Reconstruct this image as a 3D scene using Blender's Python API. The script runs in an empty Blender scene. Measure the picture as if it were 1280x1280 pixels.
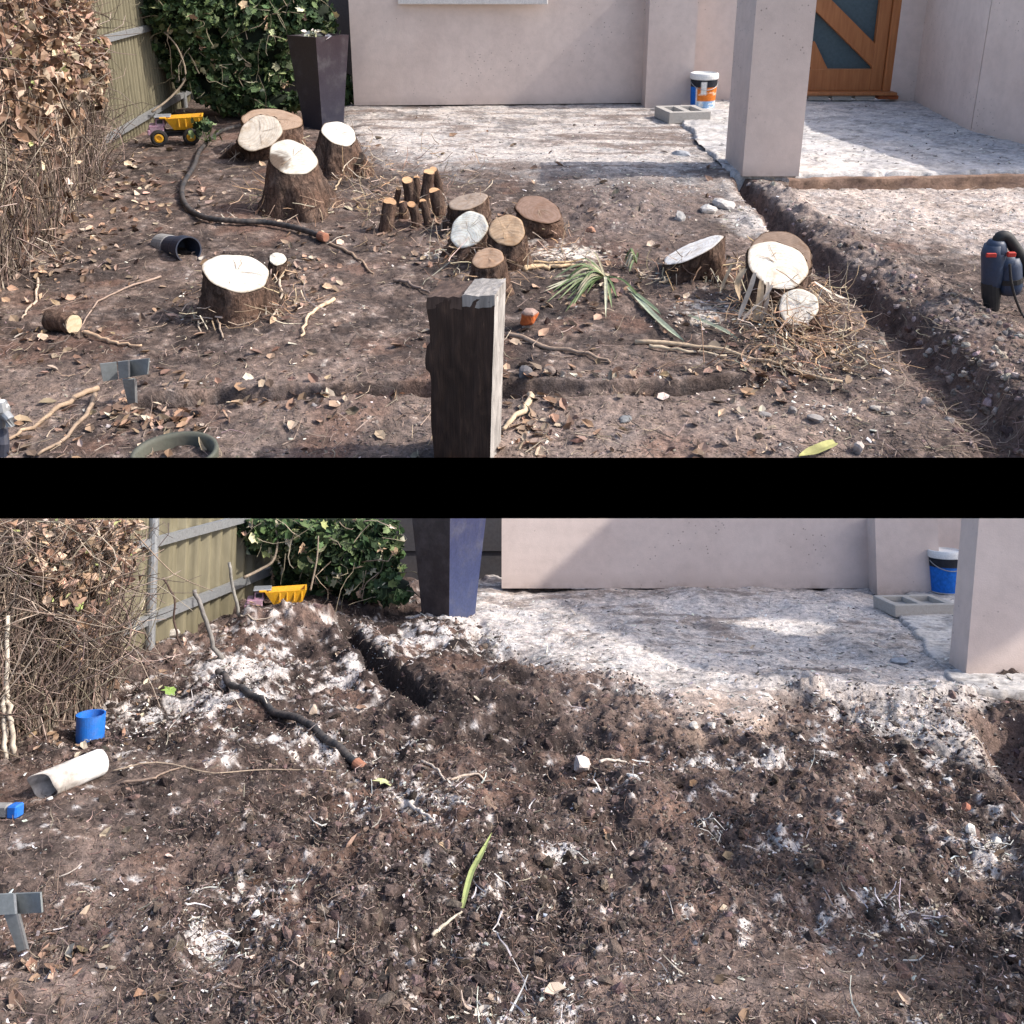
import bpy, bmesh, math, random
import numpy as np
from mathutils import Matrix, Vector

# ------------------------------------------------------------------ camera, light, exposure
random.seed(7)
RNG = np.random.default_rng(11)
scene = bpy.context.scene
COL = scene.collection
F = 1200.0                      # focal length in pixels of a 1280 pixel wide picture
CY = 380.0                      # row of the optical axis (lens shift)
H = 1.6                         # eye height in garden units
S_UP, S_LOW = 1.90, 0.60        # metres per garden unit: the terrace garden stands well behind the front garden
TH_UP = math.atan((CY + 50.0) / F)
TH_LOW = math.atan((CY - 492.0) / F)
CAM = Vector((0, 0, H * S_UP))

cam_data = bpy.data.cameras.new('camera')
cam = bpy.data.objects.new('camera', cam_data)
COL.objects.link(cam)
cam_data.sensor_fit = 'HORIZONTAL'
cam_data.sensor_width = 36.0
cam_data.lens = F / 1280.0 * 36.0
cam_data.shift_y = (CY - 640.0) / 1280.0
cam_data.clip_start = 0.05
cam_data.clip_end = 500.0
cam.location = CAM
cam.rotation_euler = (math.pi / 2 - TH_UP, 0, 0)
scene.camera = cam

SUN = Vector((0.72, 0.005, 0.69)).normalized()
world = bpy.data.worlds.new('World')
scene.world = world
world.use_nodes = True
wn = world.node_tree.nodes
wl = world.node_tree.links
sky = wn.new('ShaderNodeTexSky')
sky.sky_type = 'NISHITA'
sky.sun_disc = False
sky.sun_elevation = math.asin(SUN.z)
sky.sun_rotation = math.atan2(SUN.x, SUN.y)
sky.air_density = 1.0
sky.dust_density = 3.0
sky.ozone_density = 0.6
wl.new(sky.outputs[0], wn['Background'].inputs[0])
wn['Background'].inputs[1].default_value = 0.15
sun_data = bpy.data.lights.new('sun', 'SUN')
sun_data.energy = 2.7
sun_data.angle = math.radians(0.7)
sun_data.color = (1.0, 0.95, 0.88)
sun = bpy.data.objects.new('sun', sun_data)
COL.objects.link(sun)
sun.rotation_euler = SUN.to_track_quat('Z', 'Y').to_euler()
sun.location = (8, -6, 12)
scene.view_settings.view_transform = 'Standard'
scene.view_settings.look = 'None'
scene.view_settings.gamma = 1.0
scene.view_settings.use_curve_mapping = False
scene.view_settings.exposure = 0.95

# ------------------------------------------------------------------ numpy noise
_T = RNG.random((256, 256))
def vnoise(x, y):
    xi = np.floor(x).astype(int); yi = np.floor(y).astype(int)
    fx = x - xi; fy = y - yi
    fx = fx * fx * (3 - 2 * fx); fy = fy * fy * (3 - 2 * fy)
    a = _T[xi & 255, yi & 255]; b = _T[(xi + 1) & 255, yi & 255]
    c = _T[xi & 255, (yi + 1) & 255]; d = _T[(xi + 1) & 255, (yi + 1) & 255]
    return (a + (b - a) * fx) * (1 - fy) + (c + (d - c) * fx) * fy
def fbm(x, y, s, o=4, g=0.5):
    t = 0; a = 1; n = 0
    for k in range(o):
        t = t + a * vnoise(x * s + 17.3 * k, y * s + 9.7 * k + 31.1); n += a
        a *= g; s *= 2.03
    return t / n * 2 - 1
def ridged(x, y, s, o=4):
    t = 0; a = 1; n = 0
    for k in range(o):
        t = t + a * (1 - np.abs(vnoise(x * s + 7.1 * k, y * s + 3.7 * k) * 2 - 1)); n += a
        a *= 0.5; s *= 2.1
    return t / n
def sstep(a, b, x):
    t = np.clip((x - a) / (b - a), 0, 1)
    return t * t * (3 - 2 * t)
def polyline_dist(px, py, pts):
    """distance and signed side to a polyline, with the parameter along it"""
    best = np.full(px.shape, 1e9); par = np.zeros(px.shape); side = np.zeros(px.shape)
    for i in range(len(pts) - 1):
        ax, ay = pts[i]; bx, by = pts[i + 1]
        dx, dy = bx - ax, by - ay; L = dx * dx + dy * dy
        t = np.clip(((px - ax) * dx + (py - ay) * dy) / L, 0, 1)
        ex = px - (ax + t * dx); ey = py - (ay + t * dy)
        d = np.hypot(ex, ey)
        m = d < best
        best = np.where(m, d, best); par = np.where(m, (i + t) / (len(pts) - 1), par)
        side = np.where(m, np.sign(dx * ey - dy * ex), side)
    return best, par, side
def poly_sd(px, py, pts):
    """signed distance to a polygon, negative inside"""
    n = len(pts); inside = np.zeros(px.shape, bool)
    for i in range(n):
        ax, ay = pts[i]; bx, by = pts[(i + 1) % n]
        c = ((ay > py) != (by > py)) & (px < (bx - ax) * (py - ay) / ((by - ay) or 1e-9) + ax)
        inside ^= c
    d, _, _ = polyline_dist(px, py, list(pts) + [pts[0]])
    return np.where(inside, -d, d)

# ------------------------------------------------------------------ the two gardens
class Garden:
    def __init__(self, key, S, th, clip_row=None):
        self.key, self.S, self.th = key, S, th
        self.c, self.s = math.cos(th), math.sin(th)
        self.tops = []; self.meshes = []
        self.clip = None
        if clip_row:
            a = th + math.atan((clip_row - CY) / F)
            self.clip = math.tan(a)
        R = Matrix.Rotation(th - TH_UP, 4, 'X')
        self.M = Matrix.Translation(CAM) @ R @ Matrix.Scale(S, 4) @ Matrix.Translation((0, 0, -H))
        self.R = R
    def ray(self, px, py):
        u = (px - 640.0) / F; v = (CY - py) / F
        return u, self.c + v * self.s, -self.s + v * self.c
    def g(self, px, py, z=0.0):
        u, y, w = self.ray(px, py)
        k = (z - H) / w
        return Vector((u * k, y * k, z))
    def at(self, px, py, Y):
        u, y, w = self.ray(px, py)
        k = Y / y
        return Vector((u * k, Y, H + w * k))
    def proj(self, x, y, z):
        zz = z - H
        d = y * self.c - zz * self.s
        v = y * self.s + zz * self.c
        return 640 + x / d * F, CY - v / d * F
    def depth(self, p):
        return p[1] * self.c - (p[2] - H) * self.s
    def mpp(self, p):               # garden units per pixel at a point
        return self.depth(p) / F
UP = Garden('terrace', S_UP, TH_UP)
LO = Garden('front', S_LOW, TH_LOW, 648)
G = UP

# ------------------------------------------------------------------ object helpers
class Batch:
    def __init__(self): self.V = []; self.Fs = []; self.C = []; self.n = 0
    def add(self, V, Fc, C=None):
        V = np.asarray(V, float).reshape(-1, 3); Fc = np.asarray(Fc, int)
        self.V.append(V); self.Fs.append(Fc + self.n)
        if C is None: C = np.ones((len(V), 3))
        C = np.asarray(C, float)
        if C.ndim == 1: C = np.tile(C, (len(V), 1))
        self.C.append(C); self.n += len(V)
        return self
    def faces(self):
        w = [f.shape[1] for f in self.Fs]
        return self.Fs, w
def thing(name, label, cat, loc, group=None, kind=None):
    o = bpy.data.objects.new(name, None)
    COL.objects.link(o); o.empty_display_size = 0.1
    o['label'] = label; o['category'] = cat
    if group: o['group'] = group
    if kind: o['kind'] = kind
    o['_b'] = tuple(loc)
    o.location = loc
    G.tops.append(o)
    return o
def raw_mesh(name, V, Fl, mats, cols=None, smooth=False, mi=None, solid=True):
    """V absolute-minus-base verts, Fl list of int arrays (tri / quad mixed)"""
    me = bpy.data.meshes.new(name)
    V = np.asarray(V, np.float32)
    loops = np.concatenate([f.ravel() for f in Fl]) if Fl else np.zeros(0, int)
    tot = np.concatenate([np.full(len(f), f.shape[1]) for f in Fl])
    start = np.concatenate([[0], np.cumsum(tot)[:-1]])
    me.vertices.add(len(V)); me.vertices.foreach_set('co', V.ravel())
    me.loops.add(len(loops)); me.loops.foreach_set('vertex_index', loops.astype(np.int32))
    me.polygons.add(len(tot))
    me.polygons.foreach_set('loop_start', start.astype(np.int32))
    me.polygons.foreach_set('loop_total', tot.astype(np.int32))
    me.polygons.foreach_set('use_smooth', np.full(len(tot), bool(smooth)))
    if mi is not None: me.polygons.foreach_set('material_index', np.asarray(mi, np.int32))
    me.update(calc_edges=True)
    if cols is not None:
        a = me.color_attributes.new('Col', 'FLOAT_COLOR', 'POINT')
        c = np.ones((len(V), 4), np.float32); c[:, :3] = cols
        a.data.foreach_set('color', c.ravel())
    for m in (mats if isinstance(mats, (list, tuple)) else [mats]):
        me.materials.append(m)
    return me
def clip_mesh(me, base, fill):
    if G.clip is None: return
    n = Vector((0, G.clip, 1.0)).normalized()
    co = Vector((0, 0, H)) - Vector(base)
    d = np.empty(len(me.vertices) * 3, np.float32); me.vertices.foreach_get('co', d); d = d.reshape(-1, 3)
    if not ((d - np.array(co)) @ np.array(n) > 1e-5).any(): return
    bm = bmesh.new(); bm.from_mesh(me)
    r = bmesh.ops.bisect_plane(bm, geom=bm.verts[:] + bm.edges[:] + bm.faces[:], plane_co=co, plane_no=n, clear_outer=True)
    if fill:
        ed = [e for e in r['geom_cut'] if isinstance(e, bmesh.types.BMEdge)]
        try: bmesh.ops.holes_fill(bm, edges=ed, sides=0)
        except Exception: pass
    bm.to_mesh(me); bm.free()
def add(name, V, Fc, mat, root=None, cols=None, smooth=False, label=None, kind=None, mi=None, fill=True, parent=None):
    """one mesh object: a part of root (V in garden coordinates)"""
    b = np.array(root['_b']) if root is not None else np.zeros(3)
    V = np.asarray(V, float).reshape(-1, 3) - b
    if isinstance(Fc, list) and len(Fc) and isinstance(Fc[0], np.ndarray): Fl = Fc
    elif isinstance(Fc, np.ndarray): Fl = [Fc]
    else:
        by = {}
        for f in Fc: by.setdefault(len(f), []).append(f)
        Fl = [np.array(v, int) for v in by.values()]
    me = raw_mesh(name, V, Fl, mat, cols, smooth, mi)
    clip_mesh(me, b, fill)
    o = bpy.data.objects.new(name, me)
    COL.objects.link(o)
    if root is not None: o.parent = parent or root
    if label: o['label'] = label
    if kind: o['kind'] = kind
    G.meshes.append(me)
    return o
def addb(name, bt, mat, root, kind=None, smooth=False, label=None, parent=None, fill=True):
    return add(name, np.concatenate(bt.V), bt.Fs, mat, root, np.concatenate(bt.C), smooth, label, kind, None, fill, parent)
def solo(name, label, cat, V, Fc, mat, group=None, cols=None, smooth=False, kind=None, base=None, fill=True):
    """a thing that is one mesh, origin at its base"""
    V = np.asarray(V, float).reshape(-1, 3)
    if base is None:
        base = (V[:, 0].mean(), V[:, 1].mean(), V[:, 2].min())
    class _B(dict): pass
    fake = {'_b': tuple(base)}
    b = np.array(base)
    if isinstance(Fc, np.ndarray): Fl = [Fc]
    elif isinstance(Fc, list) and len(Fc) and isinstance(Fc[0], np.ndarray): Fl = Fc
    else:
        by = {}
        for f in Fc: by.setdefault(len(f), []).append(f)
        Fl = [np.array(v, int) for v in by.values()]
    me = raw_mesh(name, V - b, Fl, mat, cols, smooth)
    clip_mesh(me, b, fill)
    o = bpy.data.objects.new(name, me); COL.objects.link(o)
    o.location = base
    if label: o['label'] = label
    if cat: o['category'] = cat
    if group: o['group'] = group
    if kind: o['kind'] = kind
    G.tops.append(o); G.meshes.append(me)
    return o
def solob(name, label, cat, bt, mat, group=None, kind=None, smooth=False, fill=True):
    return solo(name, label, cat, np.concatenate(bt.V), bt.Fs, mat, group, np.concatenate(bt.C), smooth, kind, None, fill)
def finish(gd):
    S = gd.S
    for me in set(gd.meshes): me.transform(Matrix.Scale(S, 4))
    for o in gd.tops:
        p = gd.M @ Vector(o.location)
        o.matrix_world = Matrix.Translation(p) @ gd.R.to_3x3().to_4x4()
        if '_b' in o: del o['_b']

# ------------------------------------------------------------------ shapes (return V, F)
def box_vf(c, sx, sy, sz, rot=None, jit=0.0, taper=1.0):
    V = np.array([[x, y, z] for z in (-.5, .5) for x, y in ((-.5, -.5), (.5, -.5), (.5, .5), (-.5, .5))])
    V[4:, :2] *= taper
    V = V * np.array([sx, sy, sz])
    if jit: V = V + RNG.normal(0, jit, V.shape)
    if rot is not None: V = V @ np.array(rot).T
    return V + np.array(c), [[0, 3, 2, 1], [4, 5, 6, 7], [0, 1, 5, 4], [1, 2, 6, 5], [2, 3, 7, 6], [3, 0, 4, 7]]
def bevel_box(c, sx, sy, sz, rot=None, bev=0.01, seg=1, taper=1.0):
    bm = bmesh.new()
    V, Fc = box_vf((0, 0, 0), sx, sy, sz, taper=taper)
    vs = [bm.verts.new(v) for v in V]
    for f in Fc: bm.faces.new([vs[i] for i in f])
    bmesh.ops.bevel(bm, geom=bm.edges[:], offset=bev, segments=seg, affect='EDGES', profile=0.5)
    bm.verts.index_update()
    V = np.array([v.co[:] for v in bm.verts]); Fc = [[v.index for v in f.verts] for f in bm.faces]
    bm.free()
    if rot is not None: V = V @ np.array(rot).T
    return V + np.array(c), Fc
def rotz(a):
    c, s = math.cos(a), math.sin(a)
    return np.array([[c, -s, 0], [s, c, 0], [0, 0, 1]])
def rotm(ax, a): return np.array(Matrix.Rotation(a, 3, ax))
def prism_vf(pts, z0, z1):
    n = len(pts)
    V = [(p[0], p[1], z0) for p in pts] + [(p[0], p[1], z1) for p in pts]
    Fc = [list(range(n))[::-1], list(range(n, 2 * n))] + [[i, (i + 1) % n, n + (i + 1) % n, n + i] for i in range(n)]
    return np.array(V), Fc
def wall_vf(a, b, t, z0, z1):
    """wall slab from a to b (plan), thickness t to the far side"""
    a = np.array(a[:2]); b = np.array(b[:2]); d = b - a; n = np.array([-d[1], d[0]]) / np.hypot(*d) * t
    return prism_vf([a, b, b + n, a + n], z0, z1)
def tube_vf(pts, r, seg=8, caps=True, r1=None):
    P = np.array([list(p) for p in pts], float); n = len(P)
    rs = np.full(n, r) if np.isscalar(r) else np.array(r, float)
    if r1 is not None: rs = np.linspace(r, r1, n)
    T = np.gradient(P, axis=0); T /= np.linalg.norm(T, axis=1)[:, None] + 1e-12
    ref = np.array([0.13, 0.21, 0.97]) if abs(T[:, 2]).mean() < 0.8 else np.array([1.0, 0.1, 0.05])
    A = np.cross(T, ref); A /= np.linalg.norm(A, axis=1)[:, None]
    B = np.cross(T, A)
    an = np.linspace(0, 2 * np.pi, seg, endpoint=False)
    V = P[:, None, :] + rs[:, None, None] * (np.cos(an)[None, :, None] * A[:, None, :] + np.sin(an)[None, :, None] * B[:, None, :])
    V = V.reshape(-1, 3); Fc = []
    for i in range(n - 1):
        for j in range(seg):
            a = i * seg + j; b = i * seg + (j + 1) % seg
            Fc.append([a, b, b + seg, a + seg])
    if caps:
        Fc.append(list(range(seg))[::-1]); Fc.append([(n - 1) * seg + j for j in range(seg)])
    return V, Fc
def lathe_vf(prof, seg, c, axis=None, arc=None):
    """prof: list of (r, h) ; axis: 3x3 rotation"""
    a0, a1 = arc or (0, 2 * math.pi)
    full = arc is None
    an = np.linspace(a0, a1, seg, endpoint=not full)
    V = np.array([[r * math.cos(t), r * math.sin(t), h] for r, h in prof for t in an])
    n = len(prof); Fc = []
    for i in range(n - 1):
        for j in range(seg if full else seg - 1):
            a = i * seg + j; b = i * seg + (j + 1) % seg
            Fc.append([a, b, b + seg, a + seg])
    if axis is not None: V = V @ np.array(axis).T
    return V + np.array(c), Fc
def axis_rot(d):
    return np.array(Vector(d).normalized().to_track_quat('Z', 'Y').to_matrix())
def spline(pts, n):
    P = np.array([list(p) for p in pts], float); m = len(P)
    t = np.linspace(0, m - 1, n); out = []
    for u in t:
        i = min(int(u), m - 2); f = u - i
        p0 = P[max(i - 1, 0)]; p1 = P[i]; p2 = P[i + 1]; p3 = P[min(i + 2, m - 1)]
        out.append(0.5 * (2 * p1 + (p2 - p0) * f + (2 * p0 - 5 * p1 + 4 * p2 - p3) * f * f + (3 * p1 - p0 - 3 * p2 + p3) * f ** 3))
    return np.array(out)
def merge(*vf):
    V = []; Fc = []; n = 0
    for v, f in vf:
        V.append(np.asarray(v)); Fc += [[i + n for i in x] for x in f]; n += len(v)
    return np.concatenate(V), Fc
def ico_vf(sub=1):
    bm = bmesh.new(); bmesh.ops.create_icosphere(bm, subdivisions=sub, radius=1)
    V = np.array([v.co[:] for v in bm.verts]); Fc = np.array([[v.index for v in f.verts] for f in bm.faces]); bm.free()
    return V, Fc
ICO1 = ico_vf(1); ICO2 = ico_vf(2); ICO3 = ico_vf(3)
def rock_vf(c, s, seed, tpl=ICO2, rough=0.25, cuts=6):
    r = np.random.default_rng(seed)
    V = tpl[0].copy()
    for k in range(cuts):                       # facets: push back whatever lies beyond random planes
        n = r.normal(size=3); n /= np.linalg.norm(n); d = r.uniform(0.45, 0.8)
        e = np.maximum(V @ n - d, 0); V = V - e[:, None] * n
    V = V * (1 + r.normal(0, rough * 0.25, (len(V), 1)))
    V = V * np.array(s)
    V = V @ np.array(Matrix.Rotation(r.uniform(0, 6.28), 3, 'Z')).T
    return V + np.array(c), tpl[1]

# vectorised scatter -------------------------------------------------
def rand_rot(n, tilt=None, rng=RNG):
    """n rotation matrices: random yaw then tilt (None = fully random)"""
    if tilt is None:
        q = rng.normal(size=(n, 4)); q /= np.linalg.norm(q, axis=1)[:, None]
        w, x, y, z = q.T
        return np.stack([np.stack([1 - 2 * (y * y + z * z), 2 * (x * y - z * w), 2 * (x * z + y * w)], 1),
                         np.stack([2 * (x * y + z * w), 1 - 2 * (x * x + z * z), 2 * (y * z - x * w)], 1),
                         np.stack([2 * (x * z - y * w), 2 * (y * z + x * w), 1 - 2 * (x * x + y * y)], 1)], 1)
    a = rng.uniform(0, 2 * np.pi, n); b = rng.normal(0, tilt, n); c = rng.normal(0, tilt, n)
    ca, sa, cb, sb, cc, sc = np.cos(a), np.sin(a), np.cos(b), np.sin(b), np.cos(c), np.sin(c)
    Z = np.zeros(n); O = np.ones(n)
    Rz = np.stack([np.stack([ca, -sa, Z], 1), np.stack([sa, ca, Z], 1), np.stack([Z, Z, O], 1)], 1)
    Rx = np.stack([np.stack([O, Z, Z], 1), np.stack([Z, cb, -sb], 1), np.stack([Z, sb, cb], 1)], 1)
    Ry = np.stack([np.stack([cc, Z, sc], 1), np.stack([Z, O, Z], 1), np.stack([-sc, Z, cc], 1)], 1)
    return Rx @ Ry @ Rz
def instances(bt, tplV, tplF, P, S, Rm, C, jit=0.0):
    n = len(P)
    V = tplV[None] * (S[:, None, :] if S.ndim == 2 else S[:, None, None])
    if jit: V = V * (1 + RNG.normal(0, jit, V.shape))
    V = np.einsum('nij,nkj->nki', Rm, V) + P[:, None, :]
    k = len(tplV)
    Fc = (tplF[None] + (np.arange(n) * k)[:, None, None]).reshape(-1, tplF.shape[1])
    bt.add(V.reshape(-1, 3), Fc, np.repeat(C, k, axis=0))
    return bt
LEAF_V = np.array([[0, -.5, 0], [-.34, -.22, .10], [-.30, .16, .13], [0, .5, .05], [.30, .16, .13], [.34, -.22, .10], [0, 0, 0]])
LEAF_F = np.array([[0, 6, 1], [1, 6, 2], [2, 6, 3], [3, 6, 4], [4, 6, 5], [5, 6, 0]])
IVY_V = np.array([[0, -.5, 0], [-.45, -.3, .04], [-.3, -.02, .08], [-.42, .22, .0], [-.14, .2, .05], [0, .55, -.05], [.14, .2, .05], [.42, .22, 0], [.3, -.02, .08], [.45, -.3, .04], [0, 0, 0]])
IVY_F = np.array([[i, 10, (i + 1) % 10] for i in range(10)])[:, [0, 1, 2]]
CURL_V = np.array([[0, -.5, .02], [-.30, -.25, .20], [-.22, .18, .28], [.03, .52, .22], [.20, .20, .24], [.28, -.2, .10], [0, 0, 0]])
OCT_V = np.array([[1, 0, 0], [-1, 0, 0], [0, 1, 0], [0, -1, 0], [0, 0, 1], [0, 0, -1.0]])
OCT_F = np.array([[0, 2, 4], [2, 1, 4], [1, 3, 4], [3, 0, 4], [2, 0, 5], [1, 2, 5], [3, 1, 5], [0, 3, 5]])
CHIP_V = np.array([[-.5, -.5, 0], [.5, -.4, 0.1], [.4, .5, 0], [-.4, .4, .12], [-.3, -.4, .35], [.4, -.3, .3], [.3, .3, .3], [-.3, .3, .4]])
CHIP_F = np.array([[0, 3, 2, 1], [4, 5, 6, 7], [0, 1, 5, 4], [1, 2, 6, 5], [2, 3, 7, 6], [3, 0, 4, 7]])
def pal(cols, n, var=0.15, w=None):
    cols = np.array(cols); k = RNG.choice(len(cols), n, p=w)
    return np.clip(cols[k] * (1 + RNG.normal(0, var, (n, 1))) * (1 + RNG.normal(0, 0.04, (n, 3))), 0.004, 0.95)
def fibres(bt, P, L, r, C, bend=0.5, tilt=0.25, k=4, sides=3, up=None, hf=None):
    """many thin curved twigs: n polylines of k points, three-sided"""
    n = len(P)
    yaw = RNG.uniform(0, 2 * np.pi, n); pit = RNG.normal(0, tilt, n)
    if up is not None: pit = up + RNG.normal(0, tilt, n)
    pts = np.zeros((n, k, 3)); cur = P.copy(); pts[:, 0] = cur
    st = L / (k - 1)
    dy = RNG.normal(0, bend, n)
    for i in range(1, k):
        d = np.stack([np.cos(yaw) * np.cos(pit), np.sin(yaw) * np.cos(pit), np.sin(pit)], 1)
        cur = cur + d * st[:, None]; pts[:, i] = cur
        yaw = yaw + dy + RNG.normal(0, bend * 0.5, n); pit = pit + RNG.normal(0, bend * 0.5, n)
    if hf is not None:
        for i in range(k):
            z = hf(pts[:, i, 0], pts[:, i, 1]); pts[:, i, 2] = np.maximum(pts[:, i, 2], z + r * 0.6)
    T = np.gradient(pts, axis=1); T /= np.linalg.norm(T, axis=2)[..., None] + 1e-9
    A = np.cross(T, np.array([.21, .33, .92])); A /= np.linalg.norm(A, axis=2)[..., None] + 1e-9
    B = np.cross(T, A)
    an = np.arange(sides) * 2 * np.pi / sides
    rr = (r[:, None] * np.linspace(1, 0.45, k)[None])[:, :, None, None]
    V = pts[:, :, None, :] + rr * (np.cos(an)[None, None, :, None] * A[:, :, None] + np.sin(an)[None, None, :, None] * B[:, :, None])
    one = []
    for i in range(k - 1):
        for j in range(sides):
            a = i * sides + j; b = i * sides + (j + 1) % sides
            one.append([a, b, b + sides, a + sides])
    one = np.array(one)
    Fc = (one[None] + (np.arange(n) * k * sides)[:, None, None]).reshape(-1, 4)
    bt.add(V.reshape(-1, 3), Fc, np.repeat(C, k * sides, axis=0))
    return bt
def clip_pts(P, margin=0.0):
    if G.clip is None: return np.ones(len(P), bool)
    return P[:, 2] < H - G.clip * P[:, 1] - margin

# ------------------------------------------------------------------ materials
_M = {}
class Nodes:
    def __init__(self, name):
        self.m = bpy.data.materials.new(name); self.m.use_nodes = True
        self.t = self.m.node_tree; self.b = self.t.nodes['Principled BSDF']
        self.co = self.t.nodes.new('ShaderNodeTexCoord')
    def n(self, typ, **k):
        x = self.t.nodes.new(typ)
        for a, v in k.items(): setattr(x, a, v)
        return x
    def L(self, a, b): self.t.links.new(a, b)
    def vec(self, sc):
        mp = self.n('ShaderNodeMapping')
        mp.inputs['Scale'].default_value = [q / G.S for q in (sc if isinstance(sc, (tuple, list)) else (sc,) * 3)]
        self.L(self.co.outputs['Object'], mp.inputs[0]); return mp.outputs[0]
    def noise(self, sc, det=4, rough=.55, dist=0):
        x = self.n('ShaderNodeTexNoise'); x.inputs['Scale'].default_value = 1.0
        x.inputs['Detail'].default_value = det; x.inputs['Roughness'].default_value = rough; x.inputs['Distortion'].default_value = dist
        self.L(self.vec(sc), x.inputs['Vector']); return x.outputs[0]
    def voro(self, sc, feat='F1'):
        x = self.n('ShaderNodeTexVoronoi', feature=feat); x.inputs['Scale'].default_value = 1.0
        self.L(self.vec(sc), x.inputs['Vector']); return x.outputs['Distance']
    def ramp(self, fac, stops):
        r = self.n('ShaderNodeValToRGB'); e = r.color_ramp.elements
        while len(e) < len(stops): e.new(0.5)
        for q, (p, c) in zip(e, stops):
            q.position = p; q.color = (*c, 1) if not np.isscalar(c) else (c, c, c, 1)
        self.L(fac, r.inputs[0]); return r.outputs[0]
    def mix(self, a, b, fac, mode='MIX'):
        x = self.n('ShaderNodeMix', data_type='RGBA', blend_type=mode)
        for s, v in ((x.inputs[0], fac), (x.inputs[6], a), (x.inputs[7], b)):
            if hasattr(v, 'links'): self.L(v, s)
            elif np.isscalar(v): s.default_value = v
            else: s.default_value = (*v, 1)
        return x.outputs[2]
    def attr(self):
        a = self.n('ShaderNodeAttribute', attribute_name='Col'); return a.outputs['Color']
    def bump(self, h, strength, dist):
        b = self.n('ShaderNodeBump'); b.inputs['Strength'].default_value = strength; b.inputs['Distance'].default_value = dist * G.S
        self.L(h, b.inputs['Height'])
        last = getattr(self, 'lastb', None)
        if last is not None: self.L(last, b.inputs['Normal'])
        self.lastb = b.outputs[0]; self.L(b.outputs[0], self.b.inputs['Normal'])
    def out(self, col, rough=.9, spec=.2, metal=0):
        if hasattr(col, 'links'): self.L(col, self.b.inputs['Base Color'])
        else: self.b.inputs['Base Color'].default_value = (*col, 1)
        if hasattr(rough, 'links'): self.L(rough, self.b.inputs['Roughness'])
        else: self.b.inputs['Roughness'].default_value = rough
        self.b.inputs['Specular IOR Level'].default_value = spec
        self.b.inputs['Metallic'].default_value = metal
        return self.m
def mat(name):
    k = (name, G.key)
    if k not in _M: _M[k] = MATS[name](Nodes(name + '_' + G.key))
    return _M[k]
def m_soil(N):
    a = N.attr()
    n1 = N.noise(28, 6, .7); n2 = N.noise(120, 4, .7); n3 = N.noise(7, 4, .6)
    c = N.mix(a, N.ramp(n1, [(.28, .42), (.5, .95), (.72, 1.45)]), 1, 'MULTIPLY')
    c = N.mix(c, N.ramp(n2, [(.3, .6), (.55, 1.0), (.75, 1.5)]), 1, 'MULTIPLY')
    c = N.mix(c, N.ramp(n3, [(.3, (.85, .86, .9)), (.6, (1.1, 1.02, .98))]), 1, 'MULTIPLY')
    N.bump(n1, .7, .02); N.bump(n2, .6, .006)
    return N.out(c, .95, .15)
def m_vcol(N):
    a = N.attr(); n1 = N.noise(45, 4, .6)
    c = N.mix(a, N.ramp(n1, [(.3, .72), (.7, 1.2)]), 1, 'MULTIPLY')
    N.bump(n1, .3, .004)
    return N.out(c, .85, .25)
def m_leaf(N):
    a = N.attr(); n1 = N.noise(30, 3)
    c = N.mix(a, N.ramp(n1, [(.3, .75), (.7, 1.15)]), 1, 'MULTIPLY')
    N.b.inputs['Transmission Weight'].default_value = 0
    N.b.inputs['Subsurface Weight'].default_value = 0
    return N.out(c, .7, .3)
def m_render(N):
    n1 = N.noise(1.6, 4, .6); n2 = N.noise(110, 3, .7); n3 = N.noise(9, 5, .7); v = N.voro(22); n4 = N.noise((7, 7, 1.2), 4, .65)
    c = N.ramp(n1, [(.3, (.575, .470, .420)), (.7, (.645, .538, .484))])
    c = N.mix(c, N.ramp(n3, [(.3, .92), (.6, 1.03)]), 1, 'MULTIPLY')
    c = N.mix(c, N.ramp(n4, [(.34, .975), (.6, 1.0)]), 1, 'MULTIPLY')
    spots = N.ramp(v, [(.10, 1.0), (.16, 0.0)])
    patch = N.ramp(N.noise(1.3, 3, .6), [(.54, 0.0), (.62, .9)])
    c = N.mix(c, (.27, .21, .185), N.mix(spots, patch, 1, 'MULTIPLY'))
    sep = N.n('ShaderNodeSeparateXYZ'); N.L(N.vec(1), sep.inputs[0])
    splash = N.mix(N.ramp(sep.outputs[2], [(.0, 1.0), (.16, 0.0)]), N.ramp(n3, [(.38, 0.0), (.62, .75)]), 1, 'MULTIPLY')
    c = N.mix(c, (.30, .235, .20), splash)
    N.bump(n2, .3, .004); N.bump(n1, .2, .02); N.bump(n3, .25, .006)
    return N.out(c, .88, .2)
def m_dust(N):
    a = N.attr(); n1 = N.noise((14, 40, 20), 6, .7); n2 = N.noise((60, 150, 60), 4, .7); n3 = N.noise(4, 4)
    c = N.mix(a, N.ramp(n1, [(.3, .45), (.42, .85), (.7, 1.22)]), 1, 'MULTIPLY')
    c = N.mix(c, N.ramp(n2, [(.3, .62), (.5, 1.0), (.75, 1.15)]), 1, 'MULTIPLY')
    c = N.mix(c, N.ramp(n3, [(.35, (.86, .87, .9)), (.65, (1.05, 1.03, 1.0))]), 1, 'MULTIPLY')
    N.bump(n1, .6, .012); N.bump(n2, .4, .004)
    return N.out(c, .95, .15)
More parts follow.
